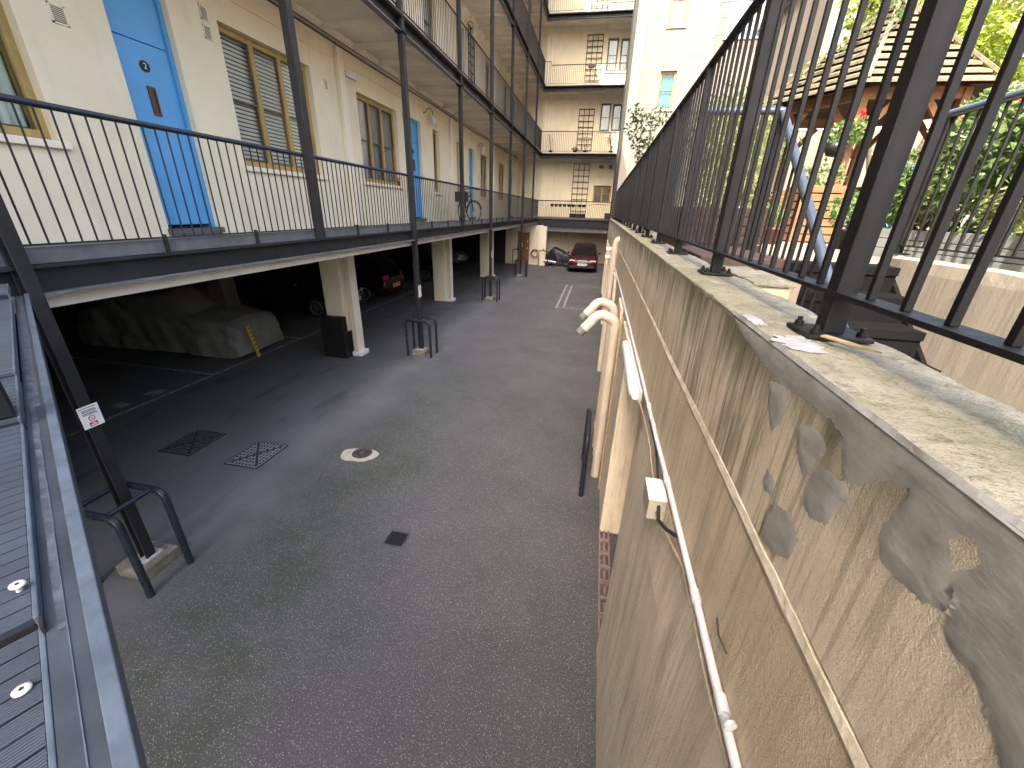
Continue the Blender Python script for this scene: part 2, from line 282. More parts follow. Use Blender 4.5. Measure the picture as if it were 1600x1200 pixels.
# ---------------- drain covers ----------------
def manhole(x0,x1,y0,y1,label,mt='iron',name='manhole_cover'):
    t=thing(name,((x0+x1)/2,(y0+y1)/2,0),label,'drain cover','manhole covers in the courtyard')
    b=MB(); b.box(x0-.02,x1+.02,y0-.02,y1+.02,.001,.006); b.build('frame','ironhole',t)
    b=MB(); b.box(x0,x1,y0,y1,.004,.010); b.build('lid',mt,t)
    b=MB(); cx,cy=(x0+x1)/2,(y0+y1)/2; b.cm=0
    nx,ny=9,9
    for i in range(nx):
        for j in range(ny):
            u=(i+.5)/nx; v=(j+.5)/ny
            if abs(u-v)<.09 or abs(u+v-1)<.09: continue
            px,py=x0+u*(x1-x0),y0+v*(y1-y0); q=.014*(x1-x0)/.5; e=.020*(y1-y0)/.55
            b.add([(px-q,py-e,.0125),(px+q,py-e,.0125),(px+q,py+e,.0125),(px-q,py+e,.0125)],[(0,1,2,3)])
    b.bar((x0+.02,y0+.02,.0115),(x1-.02,y1-.02,.0115),.03,.003); b.bar((x0+.02,y1-.02,.0115),(x1-.02,y0+.02,.0115),.03,.0031)
    b.build('recess','ironhole',t); return t
manhole(-4.6,-4.13,3.68,4.25,'pale worn rectangular drain cover with a diagonal cross, nearer the courtyard middle','ironw')
manhole(-5.72,-5.24,3.72,4.3,'dirty dark rectangular drain cover with a cross, by the edge of the garage shade')
t=thing('round_drain_cover',(-3.0,4.3,0),'round iron drain grate set in a ragged pale mortar collar','drain cover')
b=MB(); pts=[]
for k in range(28):
    a=2*PI*k/28; r=.225+.03*math.sin(a*2+1)+.012*math.sin(a*5)+random.uniform(-.006,.006); pts.append((-3.0+r*math.cos(a)*1.05,4.3+r*math.sin(a)*.85,.001))
b.prism(pts,(0,0,.006)); b.build('mortar_collar','mortar',t)
b=MB(); b.disc((-2.98,4.34,.005),(0,0,1),.14,.006,28); b.build('lid','iron',t)
b=MB()
for k in range(18):
    a=2*PI*k/18; b.bar((-2.98+.045*math.cos(a),4.34+.045*math.sin(a),.0115),(-2.98+.125*math.cos(a+.25),4.34+.125*math.sin(a+.25),.0115),.012,.003)
b.build('slot','ironhole',t)
t=thing('square_drain_grate',(-1.77,2.96,0),'small square black drain grate with a fine grid in the asphalt','drain cover')
b=MB(); b.box(-1.885,-1.655,2.85,3.07,.001,.006); b.build('frame','iron',t)
b=MB(); b.box(-1.865,-1.675,2.87,3.05,.004,.008); b.build('pit','ironhole',t)
b=MB()
for i in range(11): b.box(-1.863+i*.0188-.0022,-1.863+i*.0188+.0022,2.87,3.05,.006,.0115)
for i in range(9): b.box(-1.865,-1.675,2.873+i*.0215-.002,2.873+i*.0215+.002,.006,.0112)
b.build('grid','steel',t)
t=thing('channel_drain',(.42,2.9,0),'row of pinkish clay drain cells along the foot of the retaining wall','drain')
b=MB()
for i in range(9):
    y=2.0+i*.18
    for (a0,a1,c0,c1) in ((.345,.36,y,y+.17),(.44,.455,y,y+.17),(.36,.44,y,y+.015),(.36,.44,y+.155,y+.17)): b.box(a0,a1,c0,c1,.001,.03)
    b.box(.39,.41,y+.04,y+.13,.001,.022)
b.build('clay_cell','airbrick',t)
# ---------------- left apartment building ----------------
XW=-5.4; YE=28.55; YN=-16; FL=[2.83,6.38,9.68,12.85,16.1]  # near end runs far back, unseen, lengthened to shade the courtyard
bl=thing('apartment_building',(-8,12,0),'cream rendered apartment building along the left with blue doors, open walkways and a garage beneath','building')
PL=lambda u,n,z:(XW+n,u,z)        # u=Y, n outwards (+X)
PB=lambda u,n,z:(u,YE-n,z)        # u=X, n towards camera
def wall(P,u0,u1,z0,z1,holes,th=.3,mb=None):
    mb=mb or MB(); us=sorted({u0,u1}|{h[0] for h in holes}|{h[1] for h in holes}); zs=sorted({z0,z1}|{h[2] for h in holes}|{h[3] for h in holes})
    us=[u for u in us if u0<=u<=u1]; zs=[z for z in zs if z0<=z<=z1]
    for i in range(len(us)-1):
        zz=[]; 
        for j in range(len(zs)-1):
            uc=(us[i]+us[i+1])/2; zc=(zs[j]+zs[j+1])/2
            if any(h[0]<uc<h[1] and h[2]<zc<h[3] for h in holes): continue
            if zz and zz[-1][1]==zs[j]: zz[-1][1]=zs[j+1]
            else: zz.append([zs[j],zs[j+1]])
        for a,c in zz: mb.bx(P,us[i],us[i+1],-th,0,a,c)
    return mb
def window(P,root,u0,u1,z0,z1,lights=2,fill='curtain',frame='ochre',rec=.1,sill=True,mid=True,fw=.075,name='window'):
    f=MB(); n0,n1=-rec-.06,-rec
    f.bx(P,u0,u0+fw,n0,n1,z0,z1); f.bx(P,u1-fw,u1,n0,n1,z0,z1); f.bx(P,u0+fw,u1-fw,n0,n1,z1-fw,z1); f.bx(P,u0+fw,u1-fw,n0,n1,z0,z0+fw*1.1)
    iu0,iu1=u0+fw,u1-fw; W=(iu1-iu0)/lights
    for i in range(1,lights): f.bx(P,iu0+i*W-fw*.55,iu0+i*W+fw*.55,n0,n1,z0+fw,z1-fw)
    zm=(z0+z1)/2
    fo=f.build(name,frame,root)
    s_=MB()
    for i in range(lights):
        a=iu0+i*W+(fw*.55 if i else 0); c=iu0+(i+1)*W-(fw*.55 if i<lights-1 else 0)
        for (k0,k1,dn) in (((zm,z1-fw,0),(z0+fw*1.1,zm+.0,-.025)) if mid else ((z0+fw*1.1,z1-fw,0),)):
            q=.016; s_.bx(P,a,a+q,n0+.01+dn,n1-.012+dn,k0,k1); s_.bx(P,c-q,c,n0+.01+dn,n1-.012+dn,k0,k1); s_.bx(P,a+q,c-q,n0+.01+dn,n1-.012+dn,k0,k0+q*1.2); s_.bx(P,a+q,c-q,n0+.01+dn,n1-.012+dn,k1-q,k1)
    s_.build('sash','sashm' if frame=='ochre' else frame,fo)
    gl=MB(); gl.bx(P,iu0,iu1,n0+.025,n0+.029,z0+fw,z1-fw); gl.build('pane','glass',fo)
    if fill=='blind':
        bd=MB(); z=z0+fw
        while z<z1-fw: bd.add([P(iu0,n0-.03,z+.034),P(iu1,n0-.03,z+.034),P(iu1,n0-.045,z),P(iu0,n0-.045,z)],[(0,1,2,3)]); z+=.056
        bd.build('blind','blind',fo)
    elif fill: 
        cu=MB(); N=int((iu1-iu0)/.03); vs=[]
        for i in range(N+1):
            u=iu0+(iu1-iu0)*i/N; n=n0-.06+.018*math.sin(i*1.9)+.012*math.sin(i*.7+u); vs+=[P(u,n,z0+fw),P(u,n,z1-fw)]
        cu.add(vs,[(2*i,2*i+2,2*i+3,2*i+1) for i in range(N)],True); cu.build('curtain',fill,fo)
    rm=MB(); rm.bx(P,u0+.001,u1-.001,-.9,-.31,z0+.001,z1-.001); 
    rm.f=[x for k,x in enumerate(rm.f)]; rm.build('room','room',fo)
    if sill:
        sl_=MB(); sl_.bx(P,u0-.06,u1+.06,-rec,.05,z0-.07,z0-.003); sl_.build('sill','creamw',fo,bevel=.006)
    return fo
def door(P,root,u0,u1,z0,z1,num=None,rec=.12,mt='blue',seam=None,slot=True):
    d=MB(); seam=seam or z0+2.03
    d.bx(P,u0,u0+.05,-rec-.05,-rec+.04,z0,z1); d.bx(P,u1-.05,u1,-rec-.05,-rec+.04,z0,z1); d.bx(P,u0+.05,u1-.05,-rec-.05,-rec+.04,z1-.05,z1)
    do=d.build('door',mt,root)
    l=MB(); l.bx(P,u0+.053,u1-.053,-rec-.03,-rec+.005,z0+.04,seam-.004); l.build('leaf',mt,do,bevel=.004)
    l=MB(); l.bx(P,u0+.053,u1-.053,-rec-.03,-rec+.008,seam+.004,z1-.053); l.build('transom_panel',mt,do,bevel=.004)
    s_=MB(); s_.bx(P,u0-.02,u1+.02,-rec-.06,.05,z0-.07,z0+.0); s_.build('threshold','deck',do)
    uc=(u0+u1)/2
    if slot:
        s_=MB(); zc=z0+1.44
        s_.bx(P,uc-.055,uc-.037,-rec+.005,-rec+.022,zc-.15,zc+.15); s_.bx(P,uc+.02,uc+.038,-rec+.005,-rec+.022,zc-.15,zc+.15); s_.bx(P,uc-.037,uc+.02,-rec+.005,-rec+.022,zc+.12,zc+.15); s_.bx(P,uc-.037,uc+.02,-rec+.005,-rec+.022,zc-.15,zc-.12)
        s_.bx(P,uc-.037,uc+.012,-rec+.005,-rec+.014,zc-.12,zc+.12); s_.build('letter_plate','brownmetal',do)
    if num:
        zc=z0+1.79; s_=MB(); c=Vector(P(uc-.01,-rec+.005,zc)); nn=Vector(P(0,1,0))-Vector(P(0,0,0)); s_.disc(c,nn,.058,.012,24); s_.build('number_plate','ink',do)
        s_=MB(); ux=Vector(P(1,0,0))-Vector(P(0,0,0)); put_text(s_,num,.08,c+nn*.014,ux,(0,0,1)); s_.build('number','white',do)
    return do
def vent(P,root,u,z,s=.07,h=.08):
    v=MB(); v.bx(P,u-s,u+s,0,.012,z-h,z-h+.014); v.bx(P,u-s,u+s,0,.012,z+h-.014,z+h); v.bx(P,u-s,u-s+.014,0,.012,z-h,z+h); v.bx(P,u+s-.014,u+s,0,.012,z-h,z+h)
    k=z-h+.026
    while k<z+h-.02: v.bx(P,u-s+.014,u+s-.014,0,.010,k,k+.006); k+=.016
    vo=v.build('vent','creamw',root); q=MB(); q.bx(P,u-s+.012,u+s-.012,0,.003,z-h+.012,z+h-.012); q.build('vent_opening','room',vo)
# levels: (window specs, door specs)
L1w=[(1.75,3.65,3.75,5.47,2,'curtain'),(6.0,7.92,3.75,5.5,3,'blind'),(9.42,11.28,3.75,5.47,3,'curtain2'),(13.72,14.25,3.70,5.47,1,'curtain'),(16.0,16.45,3.7,5.45,1,'curtain'),(19.2,20.5,3.72,5.43,2,None),(22.72,24.15,3.72,5.45,2,None)]
L1d=[(4.5,5.27,2.90,5.56),(12.1,12.78,2.92,5.48),(17.5,18.22,2.92,5.44),(25.6,26.4,2.92,5.3)]
def level(li,ws,ds,detail=True):
    z=FL[li]; dz=z-FL[0]; zt=FL[li+1] if li+1<len(FL) else z+3.3
    holes=[(a,b_,c+dz,d+dz) for a,b_,c,d,_,_ in ws]+[(a,b_,c+dz,d+dz) for a,b_,c,d in ds]
    wall(PL,YN,28.85,z-.35 if li==0 else z-.02,zt-.02,holes).build('wall','cream',bl)
    for a,b_,c,d,n,fi in ws: window(PL,bl,a,b_,c+dz,d+dz,n,fi)
    for i,(a,b_,c,d) in enumerate(ds): door(PL,bl,a,b_,c+dz,d+dz,{(0,0):'2'}.get((li,i),'3' if li==0 and i==1 else None),slot=(i<3))
    for u in (8.82,15.3,21.4,26.9): p=MB(); p.bx(PL,u-.1,u+.1,0,.09,z,zt-.35); p.build('pilaster','creamw',bl,bevel=.01)
    s_=MB(); s_.bx(PL,YN,28.5,0,.02,z+3.0-.012,z+3.0+.012) ; s_.build('string_course','creamw',bl)
    # cable bundle
    for q in range(3):
        c=MB(); pts=[PL(-6+i*.55,.05+.02*q,z+3.26+.03*q-.02*abs(math.sin(i*.55*.48+q*.4))) for i in range(62)]; c.tube(pts,.010 if q else .014,5); c.build('cable','tan' if q==1 else 'cable',bl)
L2w=[(1.75,3.65,3.75,5.47,2,'curtain'),(6.0,7.92,3.75,5.5,3,'blind'),(9.42,11.28,3.75,5.47,3,'curtain2'),(13.4,14.35,3.70,5.47,1,'curtain'),(20.0,20.9,3.7,5.45,2,None),(23.4,24.5,3.7,5.45,2,None)]
L2d=[(16.3,17.05,2.92,5.44),(25.6,26.4,2.92,5.3)]
level(0,L1w,L1d); level(1,L2w,L2d); level(2,L2w,L2d); level(3,L2w[3:],[])
for u,z,s_ in ((4.02,4.87,.07),(5.8,5.50,.06),(5.8,5.30,.06),(8.35,5.33,.045),(11.62,5.45,.045),(14.05,5.62,.05),(17.0,5.5,.05),(18.75,5.5,.05)): vent(PL,bl,u,z,s_)
def wall_lamp(y,z):
    t=MB(); pts=[PL(y-.28,0.01,z),PL(y-.27,.06,z+.02),PL(y-.15,.1,z+.14),PL(y,.13,z+.17),PL(y+.1,.15,z+.12),PL(y+.12,.15,z+.02)]; t.tube(pts,.012,6); lo=t.build('lamp_bracket','galv',bl)
    t=MB(); c=PL(y+.12,.15,z-.22); t.lathe(c,[(.03,.24),(.045,.2),(.06,.19),(.06,.02),(.045,0),(.0,0)],12); t.build('lamp_shade','plastic',lo)
wall_lamp(13.3,5.75); wall_lamp(18.9,5.62); wall_lamp(24.8,5.6); wall_lamp(17.6,9.2)
t=MB(); t.bx(PL,9.0,9.42,0,.07,5.64,5.74); t.build('bulkhead_lamp','plastic',bl,bevel=.02)
# decks, soffits, joists, beams
for li in range(5):
    z=FL[li]; ye=YE
    d=MB(); d.box(XW,-3.97,YN,ye,z-.10,z-.02); d.box(-3.97,.62,27.32,ye,z-.10,z-.02); d.build('walkway_deck','deck',bl)
    if li<5:
        s_=MB(); s_.box(XW,-3.99,YN,ye,z-.14,z-.104); s_.box(-3.99,.62,27.34,ye,z-.14,z-.104); s_.build('soffit','soffit',bl)
        j0=None; y=-7+ (0 if li in (1,2) else 6)
        while y<27:
            if j0 is None: j=MB(); j.box(XW,-4.0,y-.035,y+.035,z-.24,z-.142); j0=j.build('joist','soffit',bl); yj=y
            else: jc=j0.copy(); col.objects.link(jc); jc.parent=bl; jc.location.y+=y-yj
            y+=1.02
        x=-3.3
        while x<.5: j=MB(); j.box(x-.02,x+.02,27.36,ye,z-.22,z-.142); j.build('joist','soffit',bl); x+=1.3
        if li: 
            c=MB(); c.prism([(XW,YN,z-.145),(XW+.16,YN,z-.145),(XW,YN,z-.34)],(0,44.4,0)); c.prism([(XW,YE,z-.145),(XW,YE-.14,z-.145),(XW,YE,z-.34)],(6,0,0)); c.build('cornice','soffit',bl)
    # steel channel edge beam (left side, then across the end)
    e=MB(); zb=z-.25
    e.box(-3.965,-3.94,-8,27.3,zb+.02,z-.06); e.box(-3.965,-3.875,-8,27.3,z-.06,z-.04)
    zb2=z-.5 if li==0 else zb; e.box(-3.94,.62,27.3,27.325,zb2+.02,z-.06); e.box(-3.94,.62,27.22,27.325,zb2,zb2+.02); e.box(-3.94,.62,27.23,27.325,z-.06,z-.04)
    e.build('edge_beam','steel',bl)
    e=MB(); e.box(-3.965,-3.855,-8,27.3,zb,zb+.018); e.build('beam_flange','galv',bl)  # lighter grey here imitates the skylight caught by the flange
    f=MB(); f.box(-3.96,-3.93,-8,27.27,z-.035,z+.075); f.box(-3.93,.62,27.27,27.30,z-.035,z+.075); f.build('toe_board','galv',bl)
    if li: 
        gtr=MB(); gtr.tube([(-3.855,-8,z-.02),(-3.855,27.2,z-.02)],.04,10); gtr.tube([(-3.85,27.19,z-.02),(.6,27.19,z-.02)],.04,10); gtr.build('gutter','steel',bl)
        ws_=MB(); ws_.box(-3.925,-3.915,-8,27.26,z+.0,z+.06); ws_.box(-3.91,.6,27.25,27.262,z,z+.06); ws_.build('flashing','white',bl)
cb=MB(); cb.box(-4.12,-4.0,-8,27.2,2.47,2.66); cb.build('fascia_board','soffit',bl)
rf=MB(); rf.box(-12.4,-3.7,YN,33,16.15,16.45); rf.box(-12.0,-3.95,YN,30,16.451,18.6); rf.box(-3.7,.62,27.1,33,16.15,16.45); rf.build('roof','slate',bl)  # block above the roof slab is unseen, added to shade the courtyard
# garage shell
gb=MB(); gb.box(-12.4,-12.1,YN,33,0,16.1); gb.box(-12.1,XW-.31,-8,-7.7,0,16.1); gb.box(-12.1,XW-.31,27.0,27.25,0,2.4); gb.box(XW-.3,XW-.01,YN,.6,0,2.33); gb.build('garage_wall','dark',bl)  # last box is an unseen front wall, added to keep the garage dark
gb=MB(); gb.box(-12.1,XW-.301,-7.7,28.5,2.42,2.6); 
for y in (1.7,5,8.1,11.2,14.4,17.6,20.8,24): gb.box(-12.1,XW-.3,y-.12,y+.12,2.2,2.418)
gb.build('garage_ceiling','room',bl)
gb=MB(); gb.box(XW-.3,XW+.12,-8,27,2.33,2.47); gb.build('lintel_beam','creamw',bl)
for y in (1.75,8.12,14.5,20.85):
    p=MB(); p.box(-5.86,-5.42,y-.17,y+.2,0,2.33); p.build('garage_pier','cream',bl,bevel=.008)
    p=MB(); p.box(-5.415,-5.395,y-.1,y+.16,.1,2.33); p.box(-5.395,-5.235,y+.02,y+.04,.1,2.33); p.box(-5.235,-5.215,y-.1,y+.16,.1,2.33); p.build('steel_stanchion','creamw',bl)
    p=MB(); p.box(-5.42,-5.13,y-.14,y+.2,0,.1); p.build('plinth','white',bl,bevel=.01)
    p=MB()
    for x in (-8.7,): p.box(x-.2,x+.2,y-.2,y+.2,0,2.2)
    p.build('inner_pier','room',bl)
# steel columns
CY=[2.115,5.40,8.55,11.9,15.15,18.3,21.5,24.6]
def column(y,z0,z1,s=.075,x=-3.885):
    c=MB(); c.box(x-s,x-s+.016,y-s,y+s,z0,z1); c.box(x+s-.016,x+s,y-s,y+s,z0,z1); c.box(x-s+.016,x+s-.016,y-.012,y+.012,z0,z1)
    if s>.05: c=MB(); c.box(x-s,x+s,y-s,y+s,z0,z1)
    return c.build('column','steel',bl,bevel=.004)
for i,y in enumerate(CY):
    
    if i==0: column(y,.12,16.1,.043)
    elif i%2==0: column(y,.12,2.56,.05); column(y,2.561,16.1,.052)
    else: column(y,2.78,16.1,.048 if i>1 else .053)
    if i%2==0:
        b=MB(); b.box(-4.06,-3.74,y-.17,y+.17,0,.125); b.build('footing','block',bl,bevel=.012)
        b=MB(); b.box(-3.99,-3.81,y-.09,y+.09,.12,.135); b.build('base_plate','filler',bl)
column(27.24,0,16.1,.11,.60)
for i,y in enumerate(CY):
    for z in FL[1:4]:
        cj=MB(); cj.box(-3.97,-3.80,y-.09,y+.09,z-.27,z-.252); cj.build('cleat','steel2',bl)
# second block of the same building: end elevation
ebs=[(-.66,.45,3.79,4.80,2,None),(-.68,-.09,7.72,9.12,1,'curtain'),(.0,.55,7.72,9.08,1,'curtain'),(-.64,-.05,10.62,12.15,1,'curtain'),(.08,.58,10.62,12.12,1,'curtain'),(-.64,-.05,13.75,15.2,1,None),(.08,.58,13.75,15.2,1,None)]  # pale curtains on the upper floors imitate bright reflections in the panes
bb=thing('end_apartment_block',(-1.6,29.5,0),'cream end block closing the courtyard, with stacked walkway balconies above an open parking bay','building')
wall(PB,XW,.72,2.4,16.1,[(a,b_,c,d) for a,b_,c,d,_,_ in ebs]).build('wall','cream',bb)
for a,b_,c,d,n,fi in ebs: window(PB,bb,a,b_,c,d,n,fi,frame='ochre' if c<6 else 'galv')
p=MB(); 
for li in range(4): p.bx(PB,-4.05,-3.9,0,.1,FL[li],FL[li+1]-.35); p.bx(PB,-3.78,-3.72,0,.06,FL[li],FL[li+1]-.35)
p.build('pilaster','creamw',bb)
p=MB(); p.box(-5.9,-5.1,26.9,27.05,0,2.4); p.box(-4.33,-3.5,26.9,27.05,0,2.4); p.box(-5.1,-4.33,26.9,27.05,2.0,2.4); p.box(-3.62,-3.5,27.05,29.6,0,2.4); p.build('store_wall','cream',bb)
d=MB(); d.box(-5.1,-5.04,26.93,26.98,0,2.0); d.box(-4.39,-4.33,26.93,26.98,0,2.0); d.box(-5.04,-4.39,26.93,26.98,1.95,2.0); do=d.build('door','orange',bb)
d=MB(); d.box(-5.035,-4.395,26.945,26.97,.01,1.945); d.build('leaf','orange',do); d=MB(); d.box(-4.48,-4.44,26.90,26.944,.95,1.08); d.box(-4.50,-4.43,26.93,26.944,1.35,1.47); d.build('handle','screw',do)
p=MB(); p.box(-3.72,-3.22,26.6,26.95,0,2.36); p.build('garage_pier','cream',bb,bevel=.01)
p=MB(); p.box(-3.5,1.0,29.6,29.8,0,2.4); p.box(.9,1.0,21,29.6,0,2.4); p.build('parking_bay_wall','cream',bb)
p=MB(); p.box(-3.5,.9,27.35,29.6,2.42,2.6); p.build('parking_bay_ceiling','room',bb)
p=MB(); p.box(-3.94,.62,27.33,27.5,2.05,2.36); p.build('lintel_beam','galv',bb)
p=MB(); p.bx(PB,-.45,-.18,0,.1,5.75,5.9); p.build('wall_box','galv',bb); p=MB(); p.bx(PB,.15,.35,0,.06,5.72,5.92); p.build('wall_box','galv',bb)
p=MB(); p.tube([(-3.4,29.58,1.95),(-2.6,29.58,1.95),(-2.6,29.58,1.5)],.025,6); p.tube([(-2.2,29.58,2.2),(-2.2,29.58,1.6)],.04,6); p.build('pipework','tan',bb)
p=MB(); 
for q in range(14): a=2*PI*q/14; p.tube([(-3.9+.0,26.82,1.0+.0),(-3.9+.22*math.cos(a),26.82,.85+.22*math.sin(a))],.012,4)
for rr in (.24,.2): p.tube([(-3.93+rr*math.cos(2*PI*q/24),26.78,.72+rr*math.sin(2*PI*q/24)) for q in range(24)],.025,6,closed=True)
p=MB()
for rr,yy in ((.24,26.8),(.2,26.76),(.22,26.72)): p.tube([(-3.93+rr*math.cos(2*PI*q/24),yy,.72+rr*math.sin(2*PI*q/24)) for q in range(24)],.028,6,closed=True)
tag(p.build('hose_reel','hose'),'coiled red fire hose on the wall beside the orange-brown door','hose reel')
# ---------------- railings ----------------
def baluster(x,y,z0,z1,r=.0075): return MB().tube([(x,y,z0),(x,y,z1)],r,6)
rl=thing('balcony_railing',(-3.9,10,FL[0]),'dark railing with thin bars and a round handrail, on the first-floor walkway','railing','railings of the walkway balconies')
zt,zb=3.83,2.93
b=MB(); b.tube([(-3.93,-6,zt),(-3.93,27.22,zt),(.6,27.22,zt)],.024,12); b.build('handrail','blueblack',rl)
b=MB(); b.box(-3.935,-3.905,-6,27.2,zb-.012,zb); b.box(-3.92,.6,27.2,27.23,zb-.012,zb); b.build('bottom_rail','steel',rl)
ys=[]; y=2.16
for i in range(len(CY)):
    a=CY[i]+.075; c=(CY[i+1] if i<len(CY)-1 else 27.2)-.06; n=round((c-a)/.105)
    ys+= [a+(c-a)*(k+.5)/n for k in range(n)]
for y in ys[:95]: baluster(-3.92,y,zb,zt-.02).build('baluster','steel',rl)
b=MB()
for y in ys[95:]+[1.9-.105*k for k in range(30)]: b.tube([(-3.92,y,zb),(-3.92,y,zt-.02)],.0075,5)
x=-3.8
while x<.6: b.tube([(x,27.215,zb),(x,27.215,zt-.02)],.008,5); x+=.105
tag(b.build('baluster','steel',rl),kind='stuff')
for i in range(len(CY)-1):
    for k in (.33,.66): yy=CY[i]+(CY[i+1]-CY[i])*k; b=MB(); b.box(-3.93,-3.90,yy-.012,yy+.012,2.76,2.95); b.build('bracket','steel',rl)
nm=['','second-floor','third-floor','top-floor']
for li in (1,2,3):
    z=FL[li]; zt,zb=z+1.13,z+.12
    r2=thing('balcony_railing',(-3.9,10,z),'dark thin-barred railing along the %s walkway'%nm[li],'railing','railings of the walkway balconies')
    b=MB(); pts=[(-3.93,-6,zt),(-3.93,27.22,zt)]+([(-3.6,27.22,zt),(-3.55,27.22,zt-.17),(.6,27.22,zt-.17)] if li>1 else [(.6,27.22,zt)])
    b.tube(pts,.02,8); b.build('handrail','steel',r2)
    b=MB(); b.box(-3.935,-3.905,-6,27.2,zb-.012,zb); b.box(-3.92,.6,27.2,27.23,zb-.012,zb); b.build('bottom_rail','steel',r2)
    b=MB(); y=6.
    while y<27.2: b.tube([(-3.92,y,zb),(-3.92,y,zt)],.008,5); y+=.105
    x=-3.8
    while x<.6: b.tube([(x,27.215,zb),(x,27.215,zt-(.17 if li>1 and x>-3.55 else 0))],.008,5); x+=.105
    tag(b.build('baluster','steel',r2),kind='stuff')
# trellises on the end block and one on the left wall
def trellis(P,u0,u1,z0,z1,label,nu=3,nz=9,sk=0):
    b=MB(); 
    for i in range(nu+1): u=u0+(u1-u0)*i/nu; b.bx(P,u-.018,u+.018,.03,.05,z0,z1)
    for j in range(nz+1): z=z0+(z1-z0)*j/nz; b.bx(P,u0-.018,u1+.018,.051,.066,z-.018,z+.018)
    return tag(b.build('trellis','darkwood' if 0 else 'steel2'),label,'trellis','black trellises on the walls')
trellis(PB,-1.98,-1.02,2.95,5.97,'tall black trellis on the first-floor end wall above the parked burgundy car',3,9)
trellis(PB,-1.92,-1.05,6.7,8.82,'black trellis on the second-floor end wall behind the balcony plants',3,7)
trellis(PB,-1.78,-.92,10.2,12.3,'black trellis on the third-floor end wall with a small dark planter before it',3,8)
trellis(PB,-1.74,-.86,12.95,15.3,'topmost black trellis on the end wall, cut off by the picture edge',3,8)
trellis(PL,17.5,18.2,7.4,9.25,'narrow dark trellis beside a blue door on the left second-floor wall',3,7)
# pots on the railing / back balconies
for i,x in enumerate((-3.05,-2.8,-2.55,-2.28,-2.0,-1.75,-1.35,-1.1)):
    b=MB(); z=3.60; b.add([(x-.08,27.10,z-.1),(x+.08,27.10,z-.1),(x+.08,27.2,z-.1),(x-.08,27.2,z-.1),(x-.11,27.05,z+.06),(x+.11,27.05,z+.06),(x+.11,27.2,z+.06),(x-.11,27.2,z+.06)],[(0,3,2,1),(4,5,6,7),(0,1,5,4),(1,2,6,5),(2,3,7,6),(3,0,4,7)])
    tag(b.build('railing_planter','blackpot'),('leftmost','second from the left','third from the left','fourth from the left','fifth from the left','third from the right','second from the right','rightmost')[i]+' of the eight small black planters hooked on the first-floor end railing','planter','black planters on the end railing')
def potplant(x,y,z,h,r,label,pot='blackpot',leaf='leafd',n=160,size=.07,ph=.2,pr=.11,flower=None,name='potted_plant'):
    t=thing(name,(x,y,z),label,'plant')
    b=MB(); b.lathe((x,y,z),[(0,0),(pr*.75,0),(pr,ph),(pr*1.08,ph),(pr*1.08,ph-.02),(pr*.9,ph-.02),(0,ph-.025)],14); b.build('pot',pot,t)
    b=MB(); 
    for k in range(5): a=random.uniform(0,2*PI); b.tube([(x,y,z+ph-.03),(x+r*.35*math.cos(a),y+r*.35*math.sin(a),z+ph+(h-ph)*.5),(x+r*.7*math.cos(a),y+r*.7*math.sin(a),z+h*.9)],[.008,.006,.003],5)
    b.build('stem','bark',t)
    b=leaves(MB(),[(x,y,z+ph+(h-ph)*.55,r,r,(h-ph)*.5,n)],size); b.build('foliage',leaf,t)
    if flower:
        b=MB()
        for k in range(9):
            a=random.uniform(0,2*PI); c=(x+r*.7*math.cos(a),y+r*.7*math.sin(a),z+h*random.uniform(.7,1)); leaves(b,[(c[0],c[1],c[2],.035,.035,.03,14)],.035,.9)
        b.build('flower',flower,t)
    return t
potplant(-3.4,27.6,FL[1],1.15,.25,'tall thin potted plant at the left end of the second-floor end balcony',n=60)
potplant(-1.95,27.55,FL[1],.34,.22,'low leafy potted plant on the second-floor end balcony',n=120)
potplant(-1.35,27.6,FL[1],1.0,.3,'straggly light potted plant in front of the second-floor trellis',n=80,leaf='leaf')
potplant(.15,27.7,FL[1],1.2,.28,'dense dark potted shrub at the right end of the second-floor end balcony',n=420)
b=MB(); b.box(-1.55,-1.2,27.08,27.2,10.45,10.62); tag(b.build('hanging_planter','blackpot',bevel=.01),'small dark trough hooked on the third-floor end railing','planter')
b=MB(); b.box(-2.0,-1.0,27.9,28.3,FL[0],FL[0]+.28); b.box(-1.98,-1.02,27.92,28.28,FL[0]+.28,FL[0]+.3); tag(b.build('storage_trough','steel2',bevel=.015),'long black trough at the foot of the first-floor end trellis','planter')
b=MB(); b.box(.2,.52,27.6,27.95,FL[0],FL[0]+.36); b.box(.18,.54,27.58,27.97,FL[0]+.36,FL[0]+.39); tag(b.build('storage_box','blackpot',bevel=.01),'small dark box in the right corner of the first-floor end balcony','box')
potplant(XW+.035+.01,11.02,3.75-.0,.2,.07,'orange-red flower pot on the sill of the three-light window',pot='terra',leaf='flower',n=40,size=.05,ph=.1,pr=.045)
